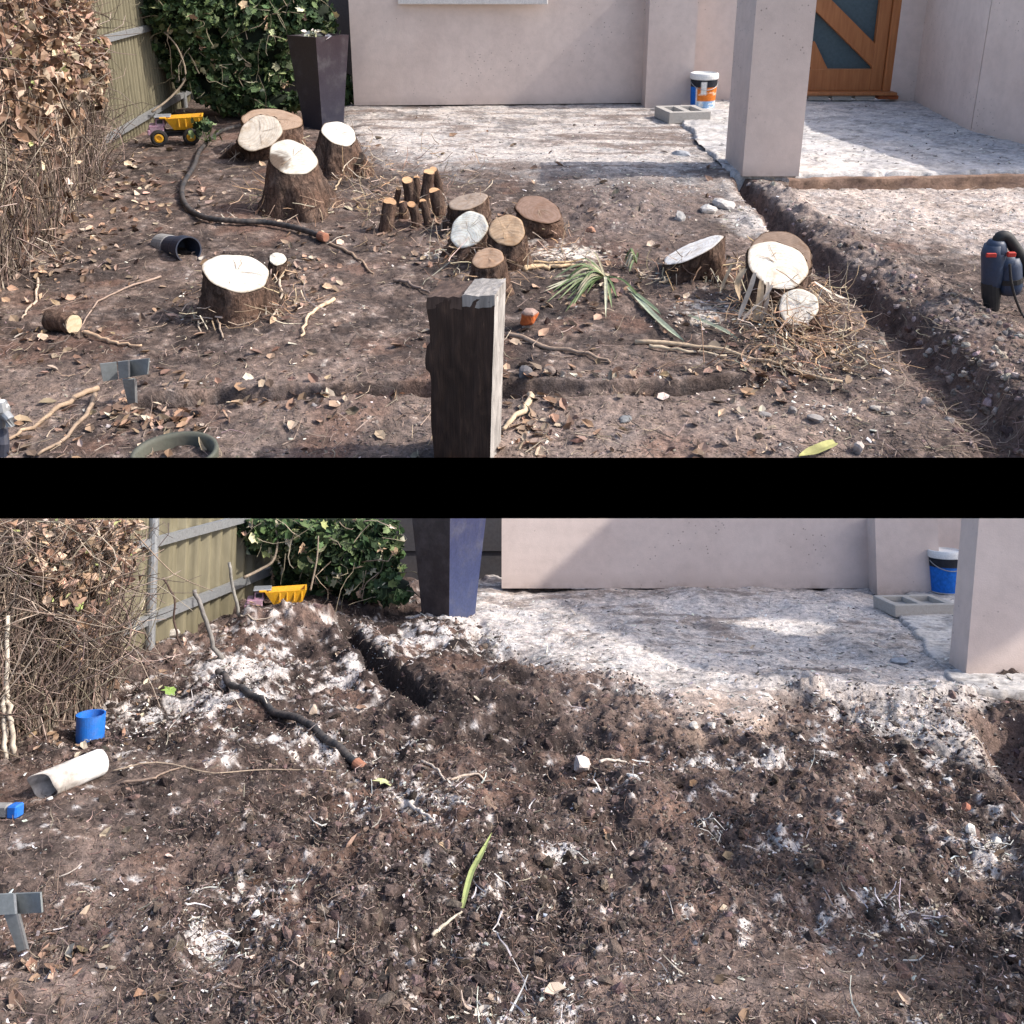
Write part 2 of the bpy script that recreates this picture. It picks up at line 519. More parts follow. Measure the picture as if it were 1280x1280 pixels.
def m_bark(N):
    n1 = N.noise((26, 26, 7), 6, .7, .6); n2 = N.noise(70, 4, .7); n3 = N.noise(5, 3); vv = N.voro((30, 30, 9))
    c = N.ramp(n1, [(.28, (.028, .020, .016)), (.48, (.105, .070, .054)), (.62, (.185, .128, .098)), (.8, (.31, .245, .20))])
    c = N.mix(c, N.ramp(n2, [(.3, .55), (.7, 1.3)]), 1, 'MULTIPLY')
    c = N.mix(c, N.ramp(n3, [(.35, (.85, .88, .92)), (.65, (1.12, .98, .9))]), 1, 'MULTIPLY')
    N.bump(n1, 1.0, .03); N.bump(vv, .6, .015); N.bump(n2, .5, .006)
    return N.out(c, .9, .2)
def m_cut(N):
    a = N.attr(); n1 = N.noise(30, 5, .65); n2 = N.noise(150, 3, .7)
    w = N.n('ShaderNodeTexWave', wave_type='RINGS', rings_direction='SPHERICAL'); w.inputs['Scale'].default_value = 1
    w.inputs['Distortion'].default_value = 2.5; w.inputs['Detail'].default_value = 3
    N.L(N.vec(26), w.inputs['Vector'])
    c = N.mix(a, N.ramp(n1, [(.3, .82), (.6, 1.05)]), 1, 'MULTIPLY')
    c = N.mix(c, N.ramp(w.outputs[0], [(0, (.80, .72, .62)), (.5, (1, 1, 1))]), .5, 'MULTIPLY')
    c = N.mix(c, N.ramp(N.noise(9, 5, .7), [(.3, (.72, .62, .52)), (.48, (1, 1, 1))]), .8, 'MULTIPLY')
    c = N.mix(c, N.ramp(n2, [(.3, .9), (.6, 1.05)]), 1, 'MULTIPLY')
    N.bump(n1, .3, .004); N.bump(n2, .3, .002)
    return N.out(c, .9, .15)
def plain(col, rough=.6, spec=.4, metal=0, dirt=.35, sc=12, dcol=(.09, .07, .06)):
    def f(N):
        n1 = N.noise(sc, 5, .65); n2 = N.noise(sc * 6, 3, .6)
        c = N.mix(col, dcol, N.mix((0, 0, 0), (dirt,) * 3, N.ramp(n1, [(.42, 0.0), (.72, 1.0)])))
        c = N.mix(c, N.ramp(n2, [(.3, .85), (.7, 1.1)]), 1, 'MULTIPLY')
        N.bump(n2, .12, .003)
        return N.out(c, N.ramp(n1, [(.3, rough), (.7, min(1, rough + .25))]), spec, metal)
    return f
def m_wood_dark(N):
    a = N.attr(); n1 = N.noise((60, 60, 3.0), 6, .65, .4); n2 = N.noise((180, 180, 10), 4, .7); n3 = N.noise(4, 3)
    c = N.mix(a, N.ramp(n1, [(.3, .72), (.5, .97), (.7, 1.2)]), 1, 'MULTIPLY')
    c = N.mix(c, N.ramp(n2, [(.3, .8), (.7, 1.15)]), 1, 'MULTIPLY')
    c = N.mix(c, N.ramp(n3, [(.35, .85), (.65, 1.12)]), 1, 'MULTIPLY')
    N.bump(n1, .45, .006); N.bump(n2, .4, .003)
    return N.out(c, .85, .2)
def m_door(N):
    n1 = N.noise((40, 40, 3), 5, .6, .3)
    c = N.ramp(n1, [(.3, (.30, .105, .035)), (.7, (.42, .165, .06))])
    return N.out(c, .45, .4)
def m_glass(N):
    n1 = N.noise(30, 2)
    c = N.ramp(n1, [(.3, (.045, .075, .09)), (.7, (.065, .10, .115))])
    N.bump(N.noise(90, 2), .15, .004)
    return N.out(c, .35, .5)
def m_sheet(N):
    n1 = N.noise((3, 3, 2), 4); n2 = N.noise((20, 20, 2.5), 5, .65)
    c = N.ramp(n1, [(.3, (.15, .132, .084)), (.7, (.205, .182, .12))])
    c = N.mix(c, N.ramp(n2, [(.3, .72), (.6, 1.06)]), 1, 'MULTIPLY')
    return N.out(c, .55, .35)
def m_black(N):
    N.b.inputs['Base Color'].default_value = (0, 0, 0, 1); N.b.inputs['Specular IOR Level'].default_value = 0
    N.b.inputs['Roughness'].default_value = 1
    return N.m
def m_planter(N):
    n1 = N.noise(5, 5, .65); n2 = N.noise(60, 3)
    c = N.mix(N.attr(), (.12, .115, .12), N.mix((0, 0, 0), (.5,) * 3, N.ramp(n1, [(.52, 0.0), (.8, 1.0)])))
    c = N.mix(c, N.ramp(n2, [(.3, .8), (.7, 1.15)]), 1, 'MULTIPLY')
    N.bump(n2, .1, .003)
    return N.out(c, N.ramp(n1, [(.3, .25), (.7, .6)]), .5)
MATS = dict(soil=m_soil, vcol=m_vcol, leaf=m_leaf, render=m_render, dust=m_dust, bark=m_bark, cut=m_cut, wood=m_wood_dark,
            door=m_door, glass=m_glass, sheet=m_sheet, black=m_black, planter=m_planter, planter_shaded=plain((.040, .030, .032), .5, .4, 0, .4, 10, (.16, .13, .12)),
            galv=plain((.33, .34, .35), .45, .5, .6, .35), bracket=plain((.22, .24, .245), .5, .5, .2, .3, 10),
            hose=plain((.030, .030, .032), .55, .35, 0, .75, 16, (.14, .11, .095)), terracotta=plain((.34, .15, .095), .9, .15, 0, .55, 20, (.2, .15, .12)),
            blue_pipe=plain((.018, .026, .05), .5, .4, 0, .35), blue=plain((.014, .15, .56), .45, .5, 0, .4, 22, (.12, .13, .16)),
            white_pipe=plain((.72, .70, .67), .5, .4, 0, .18, 14, (.3, .27, .24)), yellow=plain((.72, .36, .015), .4, .5, 0, .25),
            rubber=plain((.02, .02, .022), .8, .3, 0, .4), white=plain((.74, .73, .71), .5, .4, 0, .12, 20, (.4, .37, .33)),
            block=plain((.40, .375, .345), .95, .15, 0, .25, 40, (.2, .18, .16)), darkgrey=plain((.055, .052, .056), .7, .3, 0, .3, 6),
            pot=plain((.085, .09, .07), .6, .4, 0, .4), tool=plain((.020, .038, .080), .4, .5, 0, .25), red=plain((.45, .03, .02), .5, .4, 0, .1),
            black_plastic=plain((.015, .015, .017), .5, .4, 0, .3), trim=plain((.66, .62, .58), .6, .3, 0, .08),
            purple=plain((.30, .16, .22), .5, .4, 0, .4, 25, (.6, .55, .58)), cement=plain((.30, .29, .28), .95, .1, 0, .4, 30, (.1, .09, .08)),
            rustbrick=plain((.36, .11, .05), .95, .1, 0, .4, 16, (.15, .10, .08)))

# ------------------------------------------------------------------ setting shared by both gardens
def ground_sheet(gd, name, row0, row1, nr, nc, hf, cf, halfw=0.66, warp=None):
    """one terrain sheet, finer towards the viewer; hf = height, cf = bare colour of the material lying there"""
    rows = np.linspace(row0, row1, nr)
    Y = np.array([gd.g(640, r)[1] for r in rows])
    d = Y * gd.c + H * gd.s
    u = np.linspace(-halfw, halfw, nc - 60)
    w_ = halfw + np.cumsum(np.linspace(.004, .045, 30))         # coarser margins beyond the picture
    u = np.concatenate([-w_[::-1], u, w_])
    X = d[:, None] * u[None, :]; YY = np.repeat(Y[:, None], nc, 1)
    Z = hf(X, YY)
    V = np.stack([X, YY - (warp(X, YY) if warp else 0), Z], -1).reshape(-1, 3)
    i = np.arange(nr - 1)[:, None] * nc + np.arange(nc - 1)[None]
    Fc = np.stack([i, i + nc, i + nc + 1, i + 1], -1).reshape(-1, 4)
    C = cf(X, YY, Z).reshape(-1, 3)
    o = add(name, V, Fc, mat('soil'), None, C, True)
    gd.tops.append(o); o['kind'] = 'structure'
    return o

# added black divider band between the two stacked views, built as a wall-shaped box
G = UP
def black_wall():
    y_of = lambda row, d: CAM.z + d * ((CY - row) / F * math.cos(TH_UP) - math.sin(TH_UP))
    Y_of = lambda row, d: d * (math.cos(TH_UP) + (CY - row) / F * math.sin(TH_UP))
    d = 5.98                                   # its far top edge borders the terrace soil
    zt, yt = y_of(572, d), Y_of(572, d)
    V, Fc = box_vf((0, yt - 0.12, zt - 1.6), 14, 0.24, 3.2)
    me = bpy.data.meshes.new('black_divider_band'); me.from_pydata([tuple(v) for v in V], [], Fc); me.materials.append(mat('black'))
    o = bpy.data.objects.new('black_divider_band', me); COL.objects.link(o)
    o['label'] = 'long plain black divider band added between the two stacked garden views'; o['category'] = 'wall'
black_wall()

# ================================================================== TERRACE GARDEN (stumps)
STUMPS = []   # filled with base centres for the soil mounds
px_pts = lambda pts, z=0.0: [tuple(G.g(x, y, z))[:2] for x, y in pts]
U_TR = [(922, 226), (945, 250), (1000, 305), (1075, 362), (1140, 420), (1215, 492), (1300, 590)]
U_GR = [(150, 503), (250, 494), (330, 490), (450, 487), (540, 488), (660, 487), (760, 488), (850, 486), (965, 474)]
U_APRON = [(425, 128), (640, 120), (800, 120), (905, 140), (915, 200), (925, 232), (870, 238), (760, 232), (650, 214), (560, 208), (490, 196), (445, 178)]
U_RIGHT = [(1000, 200), (1400, 190), (1400, 360), (1280, 318), (1180, 292), (1080, 280), (1010, 268), (985, 245)]
U_BLOCK = [(905, 240), (935, 238), (985, 300), (930, 300), (890, 272)]
tr_u = px_pts(U_TR); gr_u = px_pts(U_GR)
ST_BASES = [(326, 196), (340, 185), (376, 262), (425, 228), (586, 330), (636, 342), (612, 368), (672, 300), (298, 396), (866, 352), (972, 392), (1000, 402), (515, 272)]
st_u = px_pts(ST_BASES)
def h_up(x, y):
    x = np.asarray(x, float); y = np.asarray(y, float)
    px, py = UP.proj(x, y, 0 * x)
    z = .035 * fbm(x, y, .9, 4) + .018 * fbm(x, y, 5, 4) + .010 * fbm(x, y, 22, 3) + .004 * fbm(x, y, 70, 2)
    sd = poly_sd(px, py, U_APRON); ap = sstep(14, -14, sd + 10 * fbm(x, y, 4, 3))
    z = z * (1 - .55 * ap) + .035 * ap
    # rubble heap behind the stumps and spoil beside the trench
    hp = np.exp(-(((px - 780) / 75) ** 2 + ((py - 262) / 26) ** 2))
    z = z + hp * (.07 + .05 * fbm(x, y, 9, 3))
    d, t, s = polyline_dist(x, y, tr_u)
    w = .075 + .115 * t
    wob = .06 * fbm(x, y, 4, 3) + .03 * fbm(x, y, 13, 3)
    spoil = np.exp(-((d - w * 2.3) / (w * 1.25)) ** 2) * (s > 0)
    spoil2 = np.exp(-((d - w * 1.7) / (w * .6)) ** 2) * (s < 0)
    lump = .5 + .9 * np.clip(fbm(x, y, 6, 4) + .25, 0, 1) + .5 * np.clip(fbm(x, y, 17, 3), 0, 1)
    z = z - .03 * sstep(20, -20, poly_sd(px, py, U_RIGHT)) + spoil * (.060 + .035 * t) * lump * sstep(0, .12, t) + spoil2 * .02 * lump
    z = z - (.12 + .03 * t) * sstep(1.05, .35, (d + wob) / w)
    d2, t2, s2 = polyline_dist(x, y, gr_u)
    m = sstep(0, .06, t2) * sstep(1, .93, t2)
    back = np.exp(-(np.clip(d2, 0, 9) / .14) ** 2) * (s2 > 0)
    front = np.exp(-(np.clip(d2, 0, 9) / .14) ** 2) * (s2 < 0)
    z = z + m * (.030 * back - .004 * front) - m * .17 * np.clip(.85 + .9 * fbm(x, 0 * x, 2.5, 3), .25, 1.2) * sstep(1, .5, (d2 + .03 * fbm(x, y, 6, 3)) / .05)
    for (bx, by) in st_u:
        z = z + .030 * np.exp(-((x - bx) ** 2 + (y - by) ** 2) / .05)
    return z
def w_up(x, y):
    """the turf lip behind the groove hangs forward over it"""
    d2, t2, s2 = polyline_dist(x, y, gr_u)
    m = sstep(0, .06, t2) * sstep(1, .93, t2) * np.clip(.75 + .9 * fbm(x, y, 3, 3), .1, 1.3)
    return m * .020 * np.where(s2 > 0, np.exp(-((d2 - .05) / .03) ** 2), 0)
def c_up(x, y, z):
    px, py = UP.proj(x, y, 0 * x)
    n1 = fbm(x, y, 2.2, 4); n2 = fbm(x, y, 9, 4); n3 = fbm(x, y, 30, 3)
    def L(a, b, t): return a + (b - a) * np.clip(t, 0, 1)[..., None]
    dark = np.array([.064, .051, .046]); mid = np.array([.140, .107, .092]); lite = np.array([.27, .218, .190])
    dust = np.array([.53, .505, .475]); grey = np.array([.23, .215, .205]); red = np.array([.17, .10, .075])
    c = L(dark, mid, .55 + 1.1 * n1 + .7 * n2)
    c = L(c, lite, .9 * (n2 - .02) + .9 * n3)
    c = L(c, lite, sstep(400, 560, py) * (.45 + 1.0 * n1) * sstep(.0, .5, n1 + .5))
    c = L(c, red, .5 * sstep(.1, .5, fbm(x, y, 3.3, 3)))
    sd = poly_sd(px, py, U_APRON)
    ap = sstep(22, -8, sd + 26 * n2 + 12 * n3)
    dd = L(grey, dust, .74 + .9 * n1 + .9 * n2 + .8 * n3)
    dd = L(dd, np.array([.17, .135, .118]), .8 * sstep(.10, .40, fbm(x * .6 + 5, y * 1.6, 3.2, 4)))
    c = c + (dd - c) * ap[..., None]
    sd = poly_sd(px, py, U_RIGHT); ap = sstep(26, -18, sd + 34 * n2 + 16 * n1)
    c = c + (L(np.array([.30, .26, .235]), np.array([.54, .49, .45]), .6 + .9 * n2 + .8 * n3) - c) * ap[..., None]
    sd = poly_sd(px, py, U_BLOCK); ap = sstep(8, -8, sd + 16 * n2)
    c = c + (dd - c) * ap[..., None]
    # rubble heap is greyer; sawdust heaps around the cuts
    hp = np.exp(-(((px - 790) / 90) ** 2 + ((py - 268) / 34) ** 2))
    c = L(c, np.array([.19, .155, .14]), hp * 1.2)
    for (a, b, ra, rb, k) in ((715, 318, 50, 14, .9), (880, 392, 40, 22, .7), (545, 318, 22, 9, .8), (960, 405, 40, 20, .3), (640, 300, 60, 16, .4)):
        w = np.exp(-(((px - a) / ra) ** 2 + ((py - b) / rb) ** 2)) * k
        c = L(c, np.array([.62, .57, .50]), sstep(.35, .75, w + .55 * n3 + .25 * n2))
    d, t, s = polyline_dist(x, y, tr_u)
    w = .075 + .115 * t
    far = sstep(.35, .1, t)
    sp = np.exp(-((d - w * 2.0) / (w * 1.4)) ** 2) * (s > 0)
    c = L(c, L(np.array([.16, .124, .108]), np.array([.34, .30, .275]), .15 + far + 1.0 * n2), sp * .85)
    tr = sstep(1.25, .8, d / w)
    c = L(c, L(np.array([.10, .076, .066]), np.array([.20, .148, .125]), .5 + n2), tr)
    return np.clip(c, .02, .8)
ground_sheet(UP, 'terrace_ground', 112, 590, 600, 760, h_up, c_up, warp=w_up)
def on_up(px, py): 
    p = G.g(px, py); return Vector((p.x, p.y, float(h_up(np.array([p.x]), np.array([p.y]))[0])))

# ---- house of the terrace garden
def house_up():
    A = G.g(443, 137); B = G.g(806, 133.5)
    root = thing('house', 'rendered pinkish beige house with timber door above a stump filled garden', 'house', (A.x, A.y, 0))
    ZT = 1.5
    V, Fc = wall_vf(A, (B.x + .12, B.y), .22, .045, ZT)
    add('front_wall', V, Fc, mat('render'), root)
    # window above the wall with a pale projecting sill
    s0 = G.at(497, 5, A.y - .05); s1 = G.at(685, 4, A.y - .05)
    V, Fc = bevel_box(((s0.x + s1.x) / 2, A.y - .012, s0.z + .025), s1.x - s0.x, .05, .06, bev=.006)
    w = add('window', *box_vf(((s0.x + s1.x) / 2, A.y - .012, s0.z + .20), s1.x - s0.x - .04, .02, .28), mat('trim'), root)
    add('sill', V, Fc, mat('trim'), root, parent=w)
    add('pane', *box_vf(((s0.x + s1.x) / 2, A.y - .022, s0.z + .21), s1.x - s0.x - .18, .012, .20), mat('glass'), root, parent=w)
    # pier
    a = G.g(806, 139); b = G.g(863, 138)
    V, Fc = prism_vf([(a.x, a.y), (b.x, a.y), (b.x, a.y + .45), (a.x, a.y + .45)], .0, ZT)
    add('pier', V, Fc, mat('render'), root)
    # set-back porch walls
    zf = .07
    q0 = G.g(863, 127, zf); q1 = G.g(994, 122, zf); q2 = G.g(1128, 121, zf); q3 = G.g(1213, 164, zf); q4 = G.g(1420, 215, zf)
    yb = q0.y + .1
    add('porch_wall', *prism_vf([(q0.x - .4, yb), (q1.x, yb), (q1.x, yb + .2), (q0.x - .4, yb + .2)], 0, ZT), mat('render'), root)
    add('porch_wall', *prism_vf([(G.at(1120, 60, yb).x, yb), (q2.x, yb - .03), (q3.x, q3.y), (q3.x + .3, q3.y + .1), (q2.x + .4, yb + .2), (G.at(1120, 60, yb).x, yb + .2)], 0, ZT), mat('render'), root)
    add('side_wall', *prism_vf([(q3.x + .004, q3.y - .004), (q4.x, q4.y), (q4.x + .3, q4.y + .3), (q3.x + .31, q3.y + .15)], 0, ZT), mat('render'), root)
    # column
    c0 = G.g(928, 218, zf); c1 = G.g(998, 217.5, zf)
    c0w = c1.x - c0.x
    V, Fc = prism_vf([(c0.x, c0.y), (c1.x, c0.y), (c1.x, c0.y + .62), (c0.x, c0.y + .62)], .055, ZT)
    add('column', V, Fc, mat('render'), root)
    # timber door
    yd = yb + .08
    xl = G.at(990, 60, yd).x; xr = G.at(1120, 60, yd).x
    zb = G.at(1050, 113, yd).z; zg = G.at(1050, 86, yd).z
    x_gl = G.at(1010, 60, yd).x; x_gr = G.at(1092, 60, yd).x
    d = add('door', *box_vf(((x_gl + x_gr) / 2, yd + .05, zg + .56), x_gr - x_gl + .06, .02, 1.12), mat('glass'), root)
    add('bottom_rail', *bevel_box(((x_gl + x_gr) / 2, yd, (zb + zg) / 2), x_gr - x_gl, .07, zg - zb, bev=.006), mat('door'), root, parent=d)
    add('stile', *bevel_box(((x_gl + xl) / 2, yd, zb + .64), x_gl - xl, .074, 1.28, bev=.006), mat('door'), root, parent=d)
    xm = G.at(1107, 60, yd).x
    add('stile', *bevel_box(((x_gr + xm) / 2, yd, zb + .64), xm - x_gr, .074, 1.28, bev=.006), mat('door'), root, parent=d)
    add('door_frame', *bevel_box(((xm + xr) / 2 + .004, yd - .02, zb + .64), xr - xm, .11, 1.28, bev=.006), mat('door'), root)
    def brace(p, q, w):
        a = G.at(*p, yd); b = G.at(*q, yd); v = (b - a); L = v.length; ang = math.atan2(v.z, v.x)
        return bevel_box(((a.x + b.x) / 2, yd + .002, (a.z + b.z) / 2), L, .062, w, rot=rotm('Y', -ang), bev=.005)
    add('brace', *brace((994, -28), (1098, 76), .20), mat('door'), root, parent=d)
    add('brace', *brace((1009, 56), (1026, 92), .17), mat('door'), root, parent=d)
    add('door_sill', *bevel_box(((xl + xr) / 2, yd - .12, zb - .015), xr - xl, .2, .035, bev=.006), mat('door'), root)
    for k in range(4):
        p = G.at(1010 + 29 * k, 119, yd - .1)
        add('paver', *bevel_box((p.x + .1, yd - .1, zb - .058), .23, .16, .045, bev=.008), mat('block' if k != 3 else 'rustbrick'), root)
    # porch roof out of the picture above, added and shaped to shade the door
    V, Fc = prism_vf([(q0.x + .1, A.y + .12), (q4.x + .6, A.y + .12), (q4.x + .6, yb + .3), (q0.x + .1, yb + .3)], ZT, ZT + .10)
    add('porch_shade_roof', V, Fc, mat('trim'), root)
    return root
HOUSE_UP = house_up()

def slab_up():
    zf = .07
    P = [G.g(*p, zf) for p in ((842, 140), (866, 168), (893, 196), (918, 216), (1000, 218), (1100, 216), (1200, 214), (1290, 212), (1460, 209), (1460, 120), (1130, 112), (860, 120))]
    xs = np.array([p.x for p in P]); ys = np.array([p.y for p in P])
    nx, ny = 330, 210
    X, Y = np.meshgrid(np.linspace(xs.min(), xs.max(), nx), np.linspace(ys.min(), ys.max(), ny))
    wob = .05 * fbm(X, Y, 3, 3) + .02 * fbm(X, Y, 14, 2)
    sd = poly_sd(X, Y, [(p.x, p.y) for p in P]) + wob
    e = sstep(.03, -.012, sd)
    Z = -.12 + (zf + .12) * e + e * (.010 * fbm(X, Y, 3, 3) + .008 * fbm(X, Y, 14, 4) + .006 * fbm(X, Y, 45, 2)) - .02 * e * sstep(-.25, 0, sd) * np.clip(fbm(X, Y, 9, 3) + .2, 0, 1)
    n2 = fbm(X, Y, 7, 4); n3 = fbm(X, Y, 26, 3)
    c = np.array([.30, .285, .275]) + (np.array([.60, .565, .54]) - np.array([.30, .285, .275])) * np.clip(.75 + .8 * n2 + .8 * n3, 0, 1)[..., None]
    i = np.arange(ny - 1)[:, None] * nx + np.arange(nx - 1)[None]
    Fc = np.stack([i, i + 1, i + nx + 1, i + nx], -1).reshape(-1, 4)
    keep = (sd.ravel()[Fc] < .06).all(1)
    o = add('porch_slab', np.stack([X, Y, Z], -1).reshape(-1, 3), Fc[keep], mat('dust'), None, c.reshape(-1, 3), True)
    UP.tops.append(o); o['kind'] = 'structure'
    # raw brown front edge of the slab
    a = G.g(985, 221.5, zf); b = G.g(1460, 212.5, zf); n = 160; t = np.linspace(0, 1, n)
    x = a.x + (b.x - a.x) * t; y = a.y + (b.y - a.y) * t - .03 + .03 * fbm(x, 0 * x, 2.5, 3)
    prof = [(.05, .058), (.01, .056), (0, .045), (.004, .0), (-.012, -.05), (-.03, -.12)]
    V = np.concatenate([np.stack([x, y + q + .014 * fbm(x, 0 * x + z * 30, 9, 3), np.full(n, z) + .010 * fbm(x, 0 * x + 5, 11, 3)], 1) for q, z in prof])
    i = np.arange(len(prof) - 1)[:, None] * n + np.arange(n - 1)[None]
    Fc = np.stack([i + n, i + n + 1, i + 1, i], -1).reshape(-1, 4)
    c = np.array([.25, .165, .122]) * (1 + .5 * fbm(V[:, 0], V[:, 2] * 4, 8, 3))[:, None]
    o = add('slab_edge', V, Fc, mat('dust'), None, np.clip(c, .03, .6), True)
    UP.tops.append(o); o['kind'] = 'structure'
slab_up()

# ---- stumps
def stump(label, cen, rx, ry, ang, up_dir, base_px, base_r, depth_back=0.0, name='tree_stump', cat='tree stump', cutcol=(.78, .71, .58),
          group='cut tree stumps', dark=None, bark_name='bark', seed=0, flare=1.7, base_ry=None):
    """cut ellipse given by its middle, half axes (picture scale) and tilt; trunk goes down to base_px"""
    r = np.random.default_rng(seed + 100)
    bp = on_up(*base_px); B = np.array([bp.x, bp.y, bp.z - .05])
    Yt = bp.y + depth_back
    top = np.array(G.at(cen[0], cen[1], Yt)); m = G.mpp(top)
    v = np.array((0, 0, H)) - top; v /= np.linalg.norm(v)
    u0 = np.array([1.0, 0, 0]); u0 = u0 - v * (u0 @ v); u0 /= np.linalg.norm(u0)
    w0 = np.cross(v, u0)                                # image up
    ca, sa = math.cos(ang), math.sin(ang)
    maj = u0 * ca + w0 * sa; mnr = -u0 * sa + w0 * ca
    k = min(.999, ry / rx)
    n = v * k + mnr * (up_dir * math.sqrt(1 - k * k))
    n /= np.linalg.norm(n)
    e2 = np.cross(n, maj)
    if e2 @ np.array([0, 1.0, .3]) < 0: e2 = -e2
    R = rx * m; NS = 48; NR = 15
    th = np.linspace(0, 2 * np.pi, NS, endpoint=False)
    lob = 1 + .04 * np.sin(2 * th + r.uniform(0, 6)) + .035 * np.sin(3 * th + r.uniform(0, 6)) + .02 * np.sin(7 * th + r.uniform(0, 6))
    rlob = 1 + .20 * np.sin(4 * th + r.uniform(0, 6)) + .14 * np.sin(3 * th + r.uniform(0, 6)) + .06 * np.sin(9 * th + r.uniform(0, 6))
    ring_top = top + (np.cos(th) * lob)[:, None] * maj * R * 1.045 + (np.sin(th) * lob)[:, None] * e2 * R * 1.045
    rb = base_r * m
    ring_bot = B + np.stack([np.cos(th) * rb * rlob, np.sin(th) * rb * .9 * rlob, 0 * th], 1)
    V = []
    for j in range(NR + 1):
        t = j / NR
        s = t ** flare                                    # stays slim, flares at the foot
        ctr = top * (1 - t) + B * t
        a = ring_top - top; b = ring_bot - B
        tilt = (1 - t) ** 1.2
        # the flat cut plane fades into level rings
        q = a * tilt + np.stack([a @ np.array([1, 0, 0]), (np.sin(th) * lob) * R * .95, 0 * th], 1) * (1 - tilt)
        rg = ctr + q * (1 - s) + b * s
        amp = .008 * (1 - .6 * (j == 0))
        nn = fbm(th * 4 + seed, np.full(NS, t * 2.0 + seed), 2.2, 3)
        rg = rg + (q / (np.linalg.norm(q, axis=1)[:, None] + 1e-9)) * (nn * amp * 2.2 + r.normal(0, .0025, NS))[:, None]
        V.append(rg)
    V = np.concatenate(V)
    Fc = []
    for j in range(NR):
        for i in range(NS):
            a = j * NS + i; b = j * NS + (i + 1) % NS
            Fc.append([a, b, b + NS, a + NS][::-1])
    root = thing(name, label, cat, (B[0], B[1], bp.z), group)
    add(bark_name, V, Fc, mat('bark'), root, smooth=True)
    # sawn face: concentric rings of points, slightly proud of the bark rim
    rings = [0, .25, .5, .72, .88, .97, 1.03]
    W = [top + n * .004]; C = [cutcol]
    cc = np.array(cutcol)
    for q in rings[1:]:
        P = top + n * (.005 if q < 1 else .0015) + (np.cos(th) * lob * q)[:, None] * maj * R + (np.sin(th) * lob * q)[:, None] * e2 * R
        P = P + n * (fbm(np.cos(th) * q * 3 + seed, np.sin(th) * q * 3, 2, 2) * .004 * (q < 1))[:, None]
        W += list(P)
        col = np.tile(cc if q < .99 else cc * np.array([.5, .42, .34]), (NS, 1))
        col = col * (1 + .05 * fbm(np.cos(th) * q * 2 + seed, np.sin(th) * q * 2, 2, 2))[:, None]
        if dark:
            dx, dy, dr = dark
            dd = np.hypot(np.cos(th) * q - dx, np.sin(th) * q - dy) + .25 * fbm(np.cos(th) * q * 3, np.sin(th) * q * 3, 2, 3)
            col = col + (np.array([.10, .075, .06]) - col) * sstep(dr, dr * .45, dd)[:, None]
        C += list(col)
    Fq = [[0, 1 + i, 1 + (i + 1) % NS] for i in range(NS)]
    for j in range(len(rings) - 2):
        for i in range(NS):
            a = 1 + j * NS + i; b = 1 + j * NS + (i + 1) % NS
            Fq.append([a, a + NS, b + NS, b])
    fl = [np.array([f for f in Fq if len(f) == 3]), np.array([f for f in Fq if len(f) == 4])]
    o = add('cut_face', np.array(W), fl, mat('cut'), root, np.clip(np.array(C), 0, .9), smooth=True)
    # drying cracks running out from the heart
    if rx > 18:
        cb = Batch()
        for q in range(3 + seed % 2):
            a0 = r.uniform(0, 6.28); tt = np.linspace(.08, r.uniform(.55, .95), 7); aa = a0 + np.cumsum(r.normal(0, .05, 7))
            P = top + n * .0085 + (np.cos(aa) * tt)[:, None] * maj * R + (np.sin(aa) * tt)[:, None] * e2 * R
            wv = np.cross(n, P[-1] - P[0]); wv /= np.linalg.norm(wv); ww = (np.array([.2, .8, 1, .9, .7, .45, .1]) * R * .012)[:, None]
            cb.add(np.concatenate([P - wv * ww, P + wv * ww]), np.array([[i, i + 1, i + 8, i + 7] for i in range(6)]), np.array((.27, .20, .145)))
        addb('cracks', cb, mat('vcol'), root, kind='stuff')
    # peeling bark strips and dry roots round the foot
    nb = max(10, int(base_r / 1.6))
    tt = r.uniform(math.pi * 1.0, math.pi * 2.0, nb)
    bt = Batch()
    P = B + np.stack([np.cos(tt) * rb * 1.02, np.sin(tt) * rb * .95, 0 * tt + r.uniform(.02, .14, nb)], 1)
    fibres(bt, P, r.uniform(.08, .22, nb), r.uniform(.002, .005, nb), pal([(.42, .30, .20), (.30, .20, .14), (.5, .42, .33)], nb), bend=.35, tilt=.5, up=-.6)
    addb('bark_strip', bt, mat('vcol'), root, kind='stuff')
    return root
WHITE = (.54, .52, .475); CREAM = (.64, .575, .49); TAN = (.46, .33, .225); BROWN = (.30, .17, .115)
D = math.radians
stump('brown weathered stump with ragged top, behind the oval cut one near the planter', (340, 150), 37, 13, D(-4), 1, (338, 188), 46, name='tree_stump', cutcol=(.33, .24, .18), seed=1)
stump('stump with a pinkish cream oval cut tilted left, farthest left beside the planter', (325, 166), 27, 20, D(24), 1, (322, 196), 40, -.25, cutcol=CREAM, seed=2, flare=1.2)
stump('tall flared stump with a dark stain on the left of its white cut', (366, 197), 28, 21, D(-14), 1, (374, 264), 50, cutcol=WHITE, dark=(-.65, -.45, .75), seed=3, flare=1.3)
stump('stump right below the dark planter with a small bright white slanted cut', (424, 167), 22, 13, D(-22), 1, (422, 222), 42, cutcol=(.54, .53, .50), seed=4, flare=1.1)
stump('short dark broken stub leaning beside the stump under the planter', (448, 198), 9, 6, D(40), 1, (444, 224), 14, cutcol=(.10, .075, .06), name='tree_stump', seed=5)
stump('low reddish brown stump with a dusty sloping top behind the cream stump cluster', (585, 252), 25, 9, D(12), 1, (586, 288), 34, cutcol=(.34, .27, .22), seed=6)
